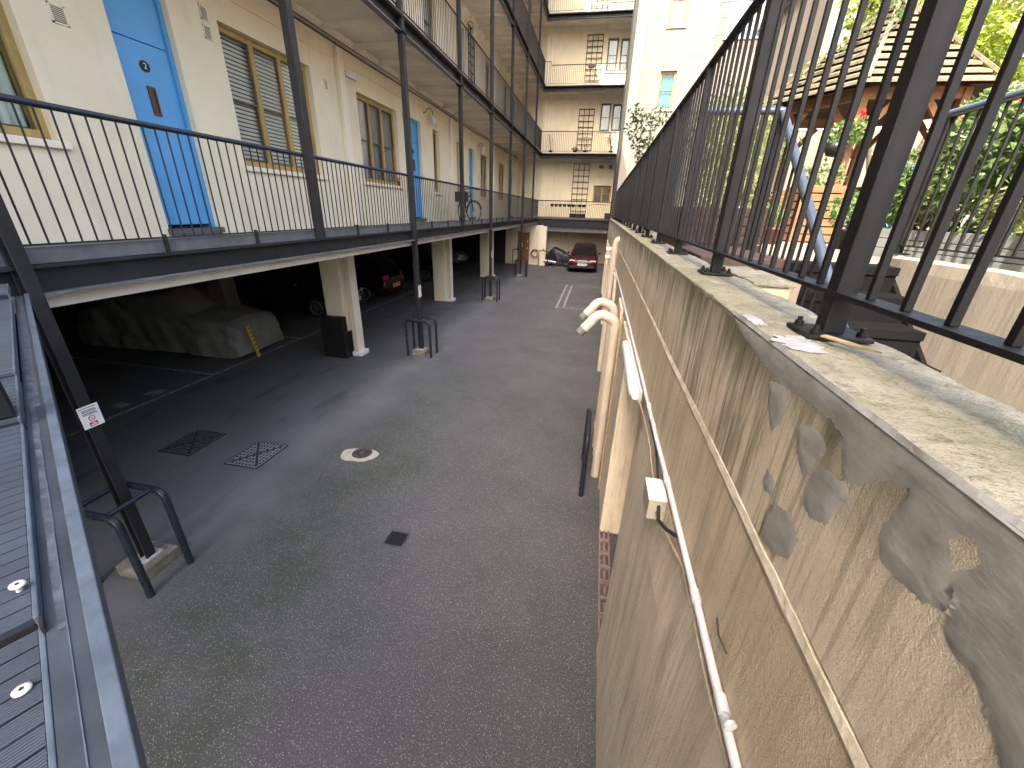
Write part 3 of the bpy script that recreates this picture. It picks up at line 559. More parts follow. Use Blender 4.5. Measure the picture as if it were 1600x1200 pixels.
# ---------------- column guards and signs ----------------
def guard(y,x=-3.86,label=''):
    t=thing('column_guard',(x,y,0),label,'guard rail','hoop guards round the steel columns')
    for s_ in (-1,1):
        b=MB(); b.tube(arc_u(x-.29,x+.29,y+s_*.19,.86,.09),.03,12); b.build('hoop','blueblack',t)
    for s_ in (-1,1):
        b=MB(); b.tube([(x+s_*.17,y-.19,.86),(x+s_*.17,y+.19,.86)],.022,10); b.build('cross_bar','blueblack',t)
    return t
guard(CY[0]-.08,label='large nearest hoop guard round the leaning column beside the stair')
guard(CY[2],label='hoop guard round the second column, in the middle of the courtyard')
guard(CY[4],label='hoop guard round the third column, further back')
guard(CY[6],label='smallest hoop guard, round the column in front of the orange-brown door')
def notice(y,z,wd,h,label,xs=-3.836):
    t=thing('notice_sign',(xs,y,z),label,'sign','white notices on the steel columns')
    def bx(b,u0,u1,n0,n1,z0,z1): b.box(xs+n0,xs+n1,y+u0*wd,y+u1*wd,z+z0*h,z+z1*h)
    b=MB(); bx(b,-.5,.5,0,.003,-.5,.5); b.build('plate','white',t)
    b=MB(); rr=random.Random(3)
    for i,zz in enumerate((.42,.31,.25,.17,.11)):
        u=-.42+(.07 if i else 0)
        while u<.36-(.07 if i else 0): l=rr.uniform(.03,.07); bx(b,u,u+l,.0032,.0045,zz-.017,zz+.017); u+=l+.02
    b.build('lettering','ink',t)
    b=MB(); c=Vector((xs+.005,y,z-.08*h)); b.tube([c+Vector((0,.15*wd*math.cos(a*PI/12),.15*wd*math.sin(a*PI/12))) for a in range(24)],.0022,5,closed=True); b.bar(c+Vector((0,-.1*wd,.1*wd)),c+Vector((0,.1*wd,-.1*wd)),.004,.003)
    bx(b,-.2,.2,.0032,.005,-.44,-.26); b.build('prohibition_symbol','red',t)
    b=MB(); bx(b,-.07,.07,.0052,.006,-.33,-.29); bx(b,-.15,.15,.0052,.006,-.40,-.36); b.build('symbol_text','white',t)
notice(2.114,1.637,.142,.185,'white prohibition notice with a red symbol on the nearest leaning column')
notice(CY[2],1.5,.14,.26,'white notice strapped to the second column above its hoop guard')
notice(CY[4],1.7,.12,.2,'small white notice on the third column')
notice(CY[6],1.6,.12,.2,'tiny white notice on the far column before the orange-brown door')
# hoops against far piers
for x,y,lab in ((-5.0,26.3,'small hoop barrier left of the orange-brown door'),(-3.3,26.15,'small hoop barrier in front of the far corner pier')):
    b=MB(); b.tube(arc_u(x-.28,x+.28,y,.95,.08),.028,10); b.tube([(x,y,.95),(x,y,1.08)],.03,8); tag(b.build('hoop_barrier','blueblack'),lab,'guard rail')
# black cabinet on first pier
t=thing('black_board',(-5.5,7.8,0),'black board box wrapped round the foot of the first garage pier','box')
b=MB(); b.box(-5.93,-5.37,7.76,7.93,0,.95); b.build('board','steel2',t,bevel=.01); b=MB(); b.box(-5.372,-5.352,7.931,8.05,0,.6); b.build('side_strip','steel2',t)
# yellow marker
b=MB(); b.bar((-7.28,7.3,.02),(-7.42,7.3,.72),.03,.07,(0,1,0)); t=b.build('marker_post','yellow'); tag(t,'thin yellow marker post leaning before the covered car','post')
b=MB()
for k in range(7): a=Vector((-7.28,7.3,.02)); d=Vector((-.14,0,.7)); p=a+d*(.12+k*.13); b.bar(p+Vector((.017,-.03,0)),p+Vector((.012,.03,.03)),.003,.02)
b.build('marking','ink',t)
# ---------------- cars ----------------
def loft(st,smooth=True,closed_ends=True):
    mb=MB(); n=len(st[0]); vs=[p for s_ in st for p in s_]; fs=[(i*n+k,i*n+(k+1)%n,(i+1)*n+(k+1)%n,(i+1)*n+k) for i in range(len(st)-1) for k in range(n)]
    if closed_ends: fs+=[tuple(range(n)),tuple(range((len(st)-1)*n,len(st)*n))[::-1]]
    return mb.add(vs,fs,smooth)
def car(loc,ang,paint,label,plate='plateW',estate=False,name='parked_car',L=4.4,W=.86,H=1.42):
    t=thing(name,loc,label,'car'); ca,sa=math.cos(ang),math.sin(ang)
    def T(x,y,z): return (loc[0]+x*ca-y*sa,loc[1]+x*sa+y*ca,loc[2]+z)
    def ring(x,zl,zs,w): return [T(x,-w*.86,zl),T(x,-w,zl+.14),T(x,-w,(zl+zs)/2+.05),T(x,-w*.93,zs-.05),T(x,-w*.78,zs),T(x,0,zs+.03),T(x,w*.78,zs),T(x,w*.93,zs-.05),T(x,w,(zl+zs)/2+.05),T(x,w,zl+.14),T(x,w*.86,zl),T(x,0,zl)]
    h=L/2
    prof=[(h,.32,.62,.62),(h-.05,.24,.70,.76),(h-.35,.2,.78,W*.96),(h-1.15,.2,.90,W),(.55,.2,.93,W),(-.8,.2,.95,W),(-h+.75,.2,.97,W),(-h+.15,.24,.95,W*.95),(-h+.02,.34,.86,.80),(-h,.4,.75,.72)]
    b=loft([ring(*p) for p in prof]); b.build('body',paint,t,subsurf=1)
    rx=(-h+.12 if estate else -h+.55)
    def cr(x,z,w): return [T(x,-w,z),T(x,-w*.6,z+.025),T(x,0,z+.035),T(x,w*.6,z+.025),T(x,w,z)]
    gs=[(1.05,.9,.70,.92,.70),]
    # cabin: belt ring to roof ring
    belt=[(1.15,-.62),(1.15,.62),(.6,W*.92),(-1.2,W*.92),(rx,.68),(rx,-.68),(-1.2,-W*.92),(.6,-W*.92)]
    roofp=[(.28,-.50),(.28,.50),(.1,.60),(-1.2,.62),(rx+.42,.54),(rx+.42,-.54),(-1.2,-.62),(.1,-.60)]
    b=MB(); vs=[T(x,y,.90) for x,y in belt]+[T(x,y,H-.03) for x,y in roofp]; b.add(vs,[(i,(i+1)%8,8+(i+1)%8,8+i) for i in range(8)]+[tuple(range(8,16))]); b.build('window_glass','carglass',t,bevel=.03)
    b=MB(); vs=[T(x*1.0,y*1.02,H-.035) for x,y in roofp]+[T(x*.93-.05,y*.85,H) for x,y in roofp]; b.add(vs,[(i,(i+1)%8,8+(i+1)%8,8+i) for i in range(8)]+[tuple(range(8,16)),tuple(range(8))[::-1]],True); b.build('roof',paint,t)
    b=MB()
    for i in (0,1,4,5): b=MB(); b.bar(T(belt[i][0],belt[i][1],.9),T(roofp[i][0],roofp[i][1],H-.03),.06,.03); b.build('pillar',paint,t)
    for s_ in (-1,1): b=MB(); b.bar(T(-.35,s_*W*.91,.9),T(-.4,s_*.615,H-.03),.06,.02); b.build('pillar',paint,t)
    for x in (h-.82,-h+.82):
        for s_ in (-1,1):
            b=MB(); b.tube([T(x,s_*(W-.17),.31),T(x,s_*(W+.0),.31)],.31,24); wo=b.build('wheel','tyre',t,bevel=.03)
            b=MB(); b.tube([T(x,s_*(W+.0),.31),T(x,s_*(W+.004),.31)],.2,20,)
            b=MB()
            for q in range(10): a=2*PI*q/10; b.bar(T(x+.03*math.cos(a),s_*(W+.004),.31+.03*math.sin(a)),T(x+.19*math.cos(a),s_*(W+.004),.31+.19*math.sin(a)),.03,.012)
            b.tube([T(x+.2*math.cos(2*PI*q/24),s_*(W+.004),.31+.2*math.sin(2*PI*q/24)) for q in range(24)],.014,5,closed=True); b.build('rim','alloy',wo)
    for s_ in (-1,1):
        b=MB(); b.bar(T(h-.07,s_*.42,.64),T(h-.18,s_*.73,.65),.1,.13); b.build('headlight','lamp',t,bevel=.02)
        b=MB(); b.bar(T(-h+.04,s_*.52,.78),T(-h+.12,s_*.76,.80),.07,.26 if not estate else .34); b.build('tail_light','redlens',t,bevel=.015)
        b=MB(); b.bar(T(.78,s_*(W-.02),.98),T(.80,s_*(W+.14),1.0),.08,.12); b.build('mirror',paint,t,bevel=.03)
    b=MB(); b.bar(T(h-.005,-.26,.62),T(h-.005,.26,.62),.05,.15); go=b.build('grille','alloy',t,bevel=.01)
    b=MB()
    for k in range(9): b.bar(T(h+.022,-.22+k*.055,.57),T(h+.022,-.22+k*.055,.67),.022,.006,(0,1,0))
    b.build('grille_slot','ink',go)
    for xx,nm_,mt in ((h+.03,'number_plate',plate),(-h-.015,'number_plate','plateY')):
        b=MB(); b.bar(T(xx,-.26,.47 if xx>0 else .56),T(xx,.26,.47 if xx>0 else .56),.015,.115); po=b.build(nm_,mt,t)
        b=MB(); s2=1 if xx>0 else -1
        for k,wd in enumerate((1,1,1,1,0,1,1,1)):
            if wd: yy=-.2+k*.057; z0=.47 if xx>0 else .56; b.bar(T(xx+s2*.009,yy-.013,z0),T(xx+s2*.009,yy+.013,z0),.003,.07)
        b.build('plate_character','ink',po)
    b=MB(); b.bar(T(h-.03,-.7,.33),T(h-.03,.7,.33),.06,.12); b.build('lower_grille','ink',t,bevel=.02)
    return t
car((-.78,26.35,0),R(-90),'burgundy','burgundy saloon facing the camera in the bay under the end block',L=4.4)
car((-9.6,11.65,0),R(0),'blackcar','black hatchback with alloy wheels in the dark garage left of the first pier',L=4.3)
car((-9.45,14.1,0),R(180),'redcar','dark red estate car with a yellow rear plate, parked tail-out between the piers',L=4.4,estate=True,H=1.55)
car((-9.25,19.1,0),R(0),'blackcar','black car with bright alloy wheels in the dark behind the second column',L=4.4)
car((-10.0,24.3,0),R(0),'silver','silver car in the garage beyond the second pier',L=4.4,estate=True)
# covered car
def cover(loc,ang,L,W,H,label,mt,name,pr,cat,seed=1,N=90,K=64):
    ca,sa=math.cos(ang),math.sin(ang); mb=MB(); st=[]
    def hz(u):   # height profile along length, u 0 tail ..1 nose
        for i in range(len(pr)-1):
            if pr[i][0]<=u<=pr[i+1][0]: k=(u-pr[i][0])/(pr[i+1][0]-pr[i][0]); k=k*k*(3-2*k); return pr[i][1]*(1-k)+pr[i+1][1]*k,pr[i][2]*(1-k)+pr[i+1][2]*k
        return pr[-1][1:]
    for i in range(N+1):
        u=i/N; x=(u-.5)*L; hh,ww=hz(u); ring=[]
        for j in range(K+1):
            t=-1+2*j/K; a=abs(t); sg=1 if t>=0 else -1
            if a>.45: # side
                k=(a-.45)/.55; z=hh*H*(1-k)*.9+.04; y=W*ww*(.86+.14*math.sin(min(1,k*1.6)*PI/2)+.03*k)
            else:
                k=a/.45; z=hh*H*(.9+.1*math.cos(k*PI/2))+.04*(k<0); y=W*ww*.86*k
            kk=max(0,(a-.45)/.55); f=mnoise.noise(Vector((x*1.3+seed,t*1.5,z*.6)))*.03
            f+=kk*(.045*math.sin(x*6.5+3*mnoise.noise(Vector((x*.8,z,seed))))+.02*math.sin(x*15+z*5)); f-=.035*max(0,math.sin(z*9+x*2.2+2*mnoise.noise(Vector((x*2,t,seed)))))**3*(a>.4)
            y=sg*(y+f) if a>.3 else sg*y; z=max(.02,z+f*.5)
            ring.append((loc[0]+x*ca-y*sa,loc[1]+x*sa+y*ca,loc[2]+z))
        st.append(ring)
    n=K+1; fs=[(i*n+k,i*n+k+1,(i+1)*n+k+1,(i+1)*n+k) for i in range(N) for k in range(K)]
    mb.add([p for r_ in st for p in r_],fs+[tuple(range(n)),tuple(range(N*n,N*n+n))[::-1]],True)
    return mb
PR=[(0,.55,.8),(.03,.62,.92),(.18,.72,.98),(.3,.97,.92),(.58,1,.90),(.76,.68,.98),(.94,.60,.96),(.985,.54,.86),(1,.44,.78)]
b=cover((-9.7,7.70,0),R(2),4.3,.80,1.43,'','cover','',PR,'')
t=thing('covered_car',(-9.75,7.62,0),'car under an olive-grey fabric cover at the front of the dark garage','car'); b.build('fabric_cover','cover',t)
b=MB(); b.tube([(-11.2,6.9,.3),(-11.2,7.1,.3)],.3,16); b.build('wheel','tyre',t)
MP=[(0,.25,.4),(.1,.5,.7),(.4,1,1),(.6,.85,.95),(.85,.6,.7),(1,.35,.3)]
b=cover((-2.45,26.9,.22),R(-12),2.0,.42,.95,'','blackcloth','',MP,'',3,30,24)
t=thing('covered_motorcycle',(-2.45,26.9,0),'motorcycle under a black cover beside the burgundy car','motorcycle'); b.build('fabric_cover','blackcloth',t)
for x in (-3.05,-1.85):
    b=MB(); b.tube([(x+.26*math.cos(2*PI*q/24),26.72+.06*math.cos(2*PI*q/24),.29+.26*math.sin(2*PI*q/24)) for q in range(24)],.05,8,closed=True); b.build('wheel','tyre',t)
b=MB(); b.tube([(-3.3,26.55,.33),(-2.5,26.5,.25)],[.09,.07],12); b.build('exhaust','alloy',t)
# bicycle on the walkway
t=thing('bicycle',(-4.5,14.4,FL[0]),'dark bicycle with a black basket leaning on the first-floor walkway','bicycle')
z0=FL[0]-.02
def spw(cx,cy,turn,nm_):
    b=MB(); d=Vector((math.sin(turn),math.cos(turn),0)); c=Vector((cx,cy,z0+.34)); b.tube([c+(d*math.cos(2*PI*q/28)+Vector((0,0,1))*math.sin(2*PI*q/28))*.32 for q in range(28)],.018,6,closed=True); wo=b.build('wheel','tyre',t)
    b=MB(); b.tube([c+(d*math.cos(2*PI*q/28)+Vector((0,0,1))*math.sin(2*PI*q/28))*.295 for q in range(28)],.010,6,closed=True)
    for q in range(14): a=2*PI*q/14; b.tube([c,c+(d*math.cos(a)+Vector((0,0,1))*math.sin(a))*.29],.002,3)
    b.build('rim','alloy',wo)
    b=MB(); b.tube([c+(d*math.cos(PI*q/10)+Vector((0,0,1))*math.sin(PI*q/10))*.36 for q in range(1,10)],.015,5); b.build('mudguard','steel2',t)
spw(-4.5,13.75,.05,''); spw(-4.42,14.85,.6,'')
b=MB(); F=lambda y,z,x=-4.5:(x,y,z0+z)
for a,c in ((F(13.75,.34),F(14.2,.3)),(F(14.2,.3),F(14.05,.85)),(F(14.2,.3),F(14.68,.72)),(F(14.08,.72),F(14.65,.85)),(F(13.75,.34),F(14.08,.7)),(F(14.62,.98),F(14.85,.34,-4.44))): b.tube([a,c],.017,6)
b.build('frame','steel2',t)
b=MB(); b.tube([F(14.75,1.02,-4.75),F(14.62,1.06,-4.6),F(14.60,1.05),F(14.62,1.06,-4.38),F(14.75,1.02,-4.22)],.013,6); b.build('handlebar','steel2',t)
b=MB(); b.lathe(F(14.03,.86),[(0,.0),(.06,0),(.11,.03),(.11,.07),(.05,.09),(0,.09)],12); b.build('saddle','steel2',t)
b=MB(); zz=z0+.62; b.box(-4.66,-4.34,13.55,13.58,zz,zz+.3); b.box(-4.66,-4.34,13.92,13.95,zz,zz+.3); b.box(-4.66,-4.64,13.58,13.92,zz,zz+.3); b.box(-4.36,-4.34,13.58,13.92,zz,zz+.3); b.box(-4.64,-4.36,13.58,13.92,zz,zz+.02); b.build('basket','blackpot',t)
# ---------------- white brick building & garden house ----------------
YB=20.9; PW=lambda u,n,z:(u,YB-n,z)
wb=thing('white_brick_building',(4.2,23,0),'tall white-painted brick building behind the garden fence','building')
ww=[(1.76,2.40,7.30,8.62,1,'teal'),(1.78,2.42,10.05,11.7,1,'curtain'),(6.22,6.75,9.95,11.5,1,'curtain')]
fd=(3.95,5.5,9.62,11.9)
wall(PW,.57,7.9,0,18,[x[:4] for x in ww]+[fd]).build('wall','brick',wb)
for x in ww: window(PW,wb,*x,fw=.07)
window(PW,wb,*fd,2,'curtain',frame='bluegl',mid=False,fw=.1,rec=.08,name='french_window')
b=MB(); b.bx(PW,.57,.98,0,.05,0,18); b.build('corner_pilaster','brickplain',wb)
b=MB(); b.box(.57,.87,YB+.3,27.2,0,18); b.box(7.6,7.9,YB+.3,28,0,18); b.box(.57,7.9,27.9,28.2,0,18); b.box(.5,8,20.85,28.3,18,18.2); b.build('side_wall','brick',wb)
b=MB(); b.tube([PW(3.6,.3,9.55+1.05),PW(5.85,.3,9.55+1.05)],.02,6); b.tube([PW(3.6,.3,9.62),PW(5.85,.3,9.62)],.015,6)
for i in range(20): u=3.6+i*2.25/19; b.tube([PW(u,.3,9.62),PW(u,.3,10.6)],.008,5)
for u in (3.6,5.85): b.tube([PW(u,0,9.62),PW(u,.3,9.62)],.012,5); b.tube([PW(u,0,10.6),PW(u,.3,10.6)],.012,5)
b.build('balcony_rail','galv',wb)
gh=thing('garden_house',(10,17,2.9),'rendered house behind the gazebo with a blue door and blue-framed window','building')
YG=15; PG=lambda u,n,z:(u,YG-n,z)
gw=[(5.55,6.25,7.3,8.7,1,'curtain')]; gd=(8.25,8.95,2.95,4.85)
wall(PG,5.3,20,2.5,9.6,[x[:4] for x in gw]+[gd]).build('wall','pinkwall',gh)
for x in gw: window(PG,gh,*x,frame='bluegl',fw=.08)
door(PG,gh,*gd,slot=False)
b=MB(); b.box(5.2,20.2,14.8,21,9.6,9.75); b.prism([(5.1,14.7,9.75),(5.1,21,9.75),(5.1,18,11.6)],(15,0,0)); b.build('roof','slate',gh)
b=MB(); b.bx(PG,5.3,20,0,.02,5.6,5.68); b.tube([PG(6.5,.05,5.0),PG(8.0,.05,5.0),PG(8.05,.05,4.95),PG(8.05,.05,3)],.02,6); b.build('pipework','white',gh)
b=MB(); b.box(5.3,5.6,15.3,20.9,2.5,9.6); b.build('side_wall','pinkwall',gh)
# ---------------- retaining wall ----------------
rw=thing('retaining_wall',(.5,9,0),'tall stained concrete retaining wall along the right with conduit and grey cement patches','wall')
def sweep(mb,prof,ys,jit,closed=True,seed=0,fr=1.0):
    n=len(prof); vs=[]
    for y in ys:
        for k,(x,z,j) in enumerate(prof):
            f=jit*j; q=Vector((k*3.7+seed,y*fr,z)); vs.append((x+f*(mnoise.noise(q)+.5*mnoise.noise(q*4.1)),y,z+f*(mnoise.noise(q+Vector((9,0,0)))+.5*mnoise.noise(q*3.7+Vector((5,5,5))))))
    fs=[(i*n+k,i*n+(k+1)%n,(i+1)*n+(k+1)%n,(i+1)*n+k) for i in range(len(ys)-1) for k in range(n if closed else n-1)]
    mb.add(vs,fs,False)
    if closed: mb.add(vs[:n],[tuple(range(n))]); mb.add(vs[-n:],[tuple(range(n))])
    return mb
def yr(a,c,near=.03):
    o=[a]; y=a
    while y<c: y+=max(near,abs(y)*.03); o.append(min(y,c))
    return o
YS=[-1.5+.05*i for i in range(30)]+yr(0,3,.012)[:-1]+yr(3,20.75,.03)
sweep(MB(),[(.4005,2.985,.0008),(.4005,2.94,.0008),(.401,2.8,.0012),(.403,2.625,.0015),(.62,2.625,0),(.62,2.985,0)],YS,1,fr=3).build('upper_face','conc',rw)
sweep(MB(),[(.4,2.985,.0015),(.4005,2.997,.0015),(.405,3.001,.002),(.45,3.002,.003),(.508,3.001,.002),(.515,2.998,.002),(.522,3.001,.002),(.60,3.0,.003),(.64,2.997,.006),(.647,2.93,.005),(.56,2.93,0)],YS,1,fr=5,seed=4).build('coping','coping',rw)
sweep(MB(),[(.3945,2.607,.0015),(.3955,2.600,.0015),(.5,2.599,0),(.5,2.623,0),(.40,2.623,.004)],YS,1,fr=6,seed=9).build('ledge','ledge',rw)
sweep(MB(),[(.397,2.5985,.0015),(.395,2.4,.003),(.390,2.2,.004),(.70,2.2,0),(.70,2.596,0)],YS,1,fr=3,seed=2).build('middle_face','conc2',rw)
# lower near bay, recess, pier, far bays
sweep(MB(),[(.378,2.198,.006),(.362,1.9,.01),(.352,1.2,.014),(.345,.5,.014),(.340,0,.008),(.70,0,0),(.70,2.198,0)],yr(-1.5,2.25),1,fr=2,seed=5).build('near_bay','conc3',rw)
b=MB(); b.box(.56,.70,2.26,3.6,0,2.198); b.build('recess','conc3',rw)
def roughbox(x0,x1,y0,y1,z0,z1,amp=.012,n=14):
    b=MB()
    def face(p,u,v,nrm,nu,nv):
        vs=[]
        for i in range(nu+1):
            for j in range(nv+1):
                q=Vector(p)+Vector(u)*i/nu+Vector(v)*j/nv; e=0 if i in (0,nu) or j in (0,nv) else 1
                vs.append(q+Vector(nrm)*amp*e*(mnoise.noise(q*4)+.4*mnoise.noise(q*15)))
        b.add(vs,[(i*(nv+1)+j,(i+1)*(nv+1)+j,(i+1)*(nv+1)+j+1,i*(nv+1)+j+1) for i in range(nu) for j in range(nv)],True)
    face((x0,y0,z0),(x1-x0,0,0),(0,0,z1-z0),(0,-1,0),n//2,n*4); face((x0,y1,z0),(x1-x0,0,0),(0,0,z1-z0),(0,1,0),2,4)
    face((x0,y0,z0),(0,y1-y0,0),(0,0,z1-z0),(-1,0,0),n,n*4); face((x0,y0,z1),(x1-x0,0,0),(0,y1-y0,0),(0,0,1),3,6); return b
roughbox(.352,.58,3.58,4.35,0,2.196).build('pier','conc3',rw)
roughbox(.385,.60,4.36,4.95,0,2.196).build('far_bay','conc3',rw)
for k in range(6): 
    y0=4.96+k*2.6; roughbox(.352,.60,y0,y0+.7,0,2.196,.01,8).build('pier','conc3',rw)
    roughbox(.40,.60,y0+.71,min(y0+2.59,20.75),0,2.196,.01,10).build('far_bay','conc3',rw)
def blob_patch(cy,cz,ry,rz,seed,x=.3985,mt='patch',jag=.25,name='cement_patch'):
    N=34; pts=[]
    for k in range(N):
        a=2*PI*k/N; r=1+jag*mnoise.noise(Vector((math.cos(a)*1.5+seed,math.sin(a)*1.5,seed)))*2+.06*mnoise.noise(Vector((math.cos(a)*7+seed,math.sin(a)*7,0)))
        pts.append((cy+ry*r*math.cos(a),min(cz+rz*r*math.sin(a),2.992)))
    mb=MB(); rings=[]
    vs=[(x-.006-.003*mnoise.noise(Vector((cy*9,cz*9,seed))),cy,cz)]
    for q,dx in ((.35,.006),(.7,.006),(.93,.005),(1.0,-.004)):
        for (py,pz) in pts: p=Vector((py*q+cy*(1-q),pz*q+cz*(1-q),seed)); vs.append((x-dx-.004*mnoise.noise(p*22)*(dx>0),p.x,p.y))
    fs=[(0,1+k,1+(k+1)%N) for k in range(N)]+[(1+r*N+k,1+(r+1)*N+k,1+(r+1)*N+(k+1)%N,1+r*N+(k+1)%N) for r in range(3) for k in range(N)]
    mb.add(vs,fs,True); mb.build(name,mt,rw)
POLYS=[[(.359,2.996),(.442,2.995),(.583,2.995),(.757,2.996),(.999,2.993),(1.21,2.993),(1.212,2.98),(1.145,2.965),(.988,2.945),(.888,2.932),(.814,2.939),(.75,2.948),(.672,2.95),(.628,2.945),(.61,2.91),(.587,2.892),(.555,2.905),(.535,2.929),(.511,2.943),(.481,2.951),(.494,2.903),(.492,2.869),(.475,2.847),(.439,2.85),(.405,2.859),(.378,2.875),(.385,2.9),(.395,2.908),(.4,2.925),(.412,2.939),(.405,2.955),(.393,2.963),(.371,2.961),(.381,2.942),(.386,2.919),(.384,2.899),(.375,2.858),(.358,2.846),(.33,2.848),(.31,2.835),(.292,2.822),(.276,2.808),(.215,2.781),(.12,2.80),(.05,2.9),(.05,2.996)],
[(.912,2.922),(.841,2.938),(.806,2.916),(.812,2.865),(.836,2.836),(.874,2.865)],[(.747,2.898),(.705,2.92),(.652,2.914),(.649,2.895),(.669,2.869),(.661,2.844),(.686,2.83),(.729,2.853)],
[(.664,2.855),(.631,2.882),(.582,2.889),(.557,2.874),(.579,2.844),(.585,2.806),(.625,2.785),(.659,2.791)],[(.738,2.728),(.677,2.75),(.63,2.73),(.638,2.68),(.691,2.643),(.744,2.637),(.756,2.687)],[(.801,2.765),(.764,2.762),(.753,2.735),(.781,2.72),(.805,2.736)]]
from mathutils.geometry import delaunay_2d_cdt
for pi_,pl in enumerate(POLYS):
    out=[]
    for k in range(len(pl)):
        a,c=Vector(pl[k]),Vector(pl[(k+1)%len(pl)]); n_=max(1,int((c-a).length/.003))
        for q in range(n_):
            p=a.lerp(c,q/n_); e=0 if p.y>2.99 else .0045; p=p+Vector((mnoise.noise(Vector((p.x*110,p.y*110,pi_)))+.5*mnoise.noise(Vector((p.x*330,p.y*330,pi_))),mnoise.noise(Vector((p.x*110,p.y*110,pi_+7)))+.5*mnoise.noise(Vector((p.x*330,p.y*330,pi_+7)))))*e; out.append(p)
    nb=len(out); xs_=[p.x for p in out]; zs_=[p.y for p in out]; pts=list(out); g_=.012
    from math import floor
    def inside(p):
        c=False
        for k in range(nb):
            a,b_=out[k],out[k-1]
            if (a.y>p.y)!=(b_.y>p.y) and p.x<(b_.x-a.x)*(p.y-a.y)/(b_.y-a.y)+a.x: c=not c
        return c
    x=min(xs_)
    while x<max(xs_):
        z=min(zs_)
        while z<max(zs_):
            p=Vector((x,z))
            if inside(p) and min((p-o).length for o in out)>.005: pts.append(p)
            z+=g_
        x+=g_
    r_=delaunay_2d_cdt(pts,[],[list(range(nb))],1,1e-6)
    V_=[]
    for k,p in enumerate(r_[0]):
        d=min((p-o).length for o in out); V_.append((.3992+(.0012 if d<.0004 else 0),p.x,p.y))
    MB().add(V_,[tuple(f) for f in r_[2]],True).build('cement_patch','patch',rw)
def fil(y0,y1,x0,x1,seed):
    N=48; pts=[]
    for k in range(N): a=2*PI*k/N; r=1+.5*mnoise.noise(Vector((math.cos(a)*2,math.sin(a)*2,seed)))+.4*mnoise.noise(Vector((math.cos(a)*7,math.sin(a)*7,seed))); pts.append(((x0+x1)/2+(x1-x0)/2*r*math.cos(a),(y0+y1)/2+(y1-y0)/2*r*math.sin(a),3.0035))
    MB().prism(pts,(0,0,.0006)).build('filler_smear','filler',rw)
_v=[]
for i in range(120):
    y=.15+1.1*i/119; q=mnoise.noise(Vector((y*9,0,0)))*1.3+.35*mnoise.noise(Vector((y*40,3,0))); _v+=[(.3988,y,2.9945),(.4022+.0042*q,y,3.0036)]
MB().add(_v,[(2*i,2*i+2,2*i+3,2*i+1) for i in range(119)]).build('edge_paint','filler',rw)
fil(.87,1.0,.404,.485,1); fil(1.07,1.2,.403,.44,5)
b=MB(); b.box(.655,.80,1.87,2.45,2.55,2.985); b.build('rear_buttress','mortar2',rw,bevel=.012)
b=MB(); b.box(.648,.81,1.86,2.46,2.986,3.003); b.build('buttress_cap','coping',rw,bevel=.006)
# ---------------- conduit, lamp, box, pipes ----------------
t=thing('conduit_pipe',(.37,5,2.26),'long thin pale grey plastic conduit clipped along the retaining wall','conduit')
b=MB(); b.tube([(.377,-.6+i*.4,2.255+.004*math.sin(i*1.7)) for i in range(16)]+[(.375,7.5,2.25),(.375,14,2.25)],.0105,12); b.build('tube','conduit',t)
for y in (.62,.9,1.45,2.15,2.9,3.8): 
    b=MB(); b.tube([(.377,y-.02,2.257),(.377,y+.02,2.257)],.0135,12); b.build('coupling','conduit',t)
b=MB(); b.disc((.375,.563,2.282),(-.3,1,0),.013,.008,14); b.build('clip','conduit',t); b=MB(); b.disc((.375,1.9,2.27),(-.3,1,0),.010,.006,12); b.build('clip','conduit',t)
t=thing('bulkhead_light',(.35,2.95,2.26),'long pale opal wall light fixed under the conduit','lamp')
b=MB(); b.box(.355,.376,2.42,3.60,2.135,2.225); b.build('base','conduit',t,bevel=.008)
b=MB(); b.tube([(.338,2.44,2.18),(.333,2.47,2.18),(.333,3.55,2.18),(.338,3.58,2.18)],[.028,.038,.038,.028],14); b.build('diffuser','plastic',t)
t=thing('junction_box',(.34,1.43,2.2),'grey beige junction box with a white top plate under the conduit','box')
b=MB(); b.box(.305,.374,1.36,1.50,2.12,2.215); b.build('case','box',t,bevel=.004); b=MB(); b.box(.303,.376,1.358,1.502,2.2155,2.22); b.build('lid','white',t)
b=MB(); b.tube([(.338,1.5,2.2),(.352,1.8,2.21),(.355,2.15,2.2),(.35,2.35,2.19)],.0045,6); b.tube([(.34,1.36,2.16),(.36,1.15,2.2),(.372,1.0,2.235)],.0045,6); b.build('cable','tan',t)
b=MB(); b.tube([(.345,1.36,2.19),(.34,1.30,2.17),(.355,1.22,2.2),(.37,1.15,2.24)],.007,6); b.tube([(.36,1.5,2.20),(.372,1.75,2.235),(.37,2.0,2.24)],.005,5); b.build('black_lead','cable',t)
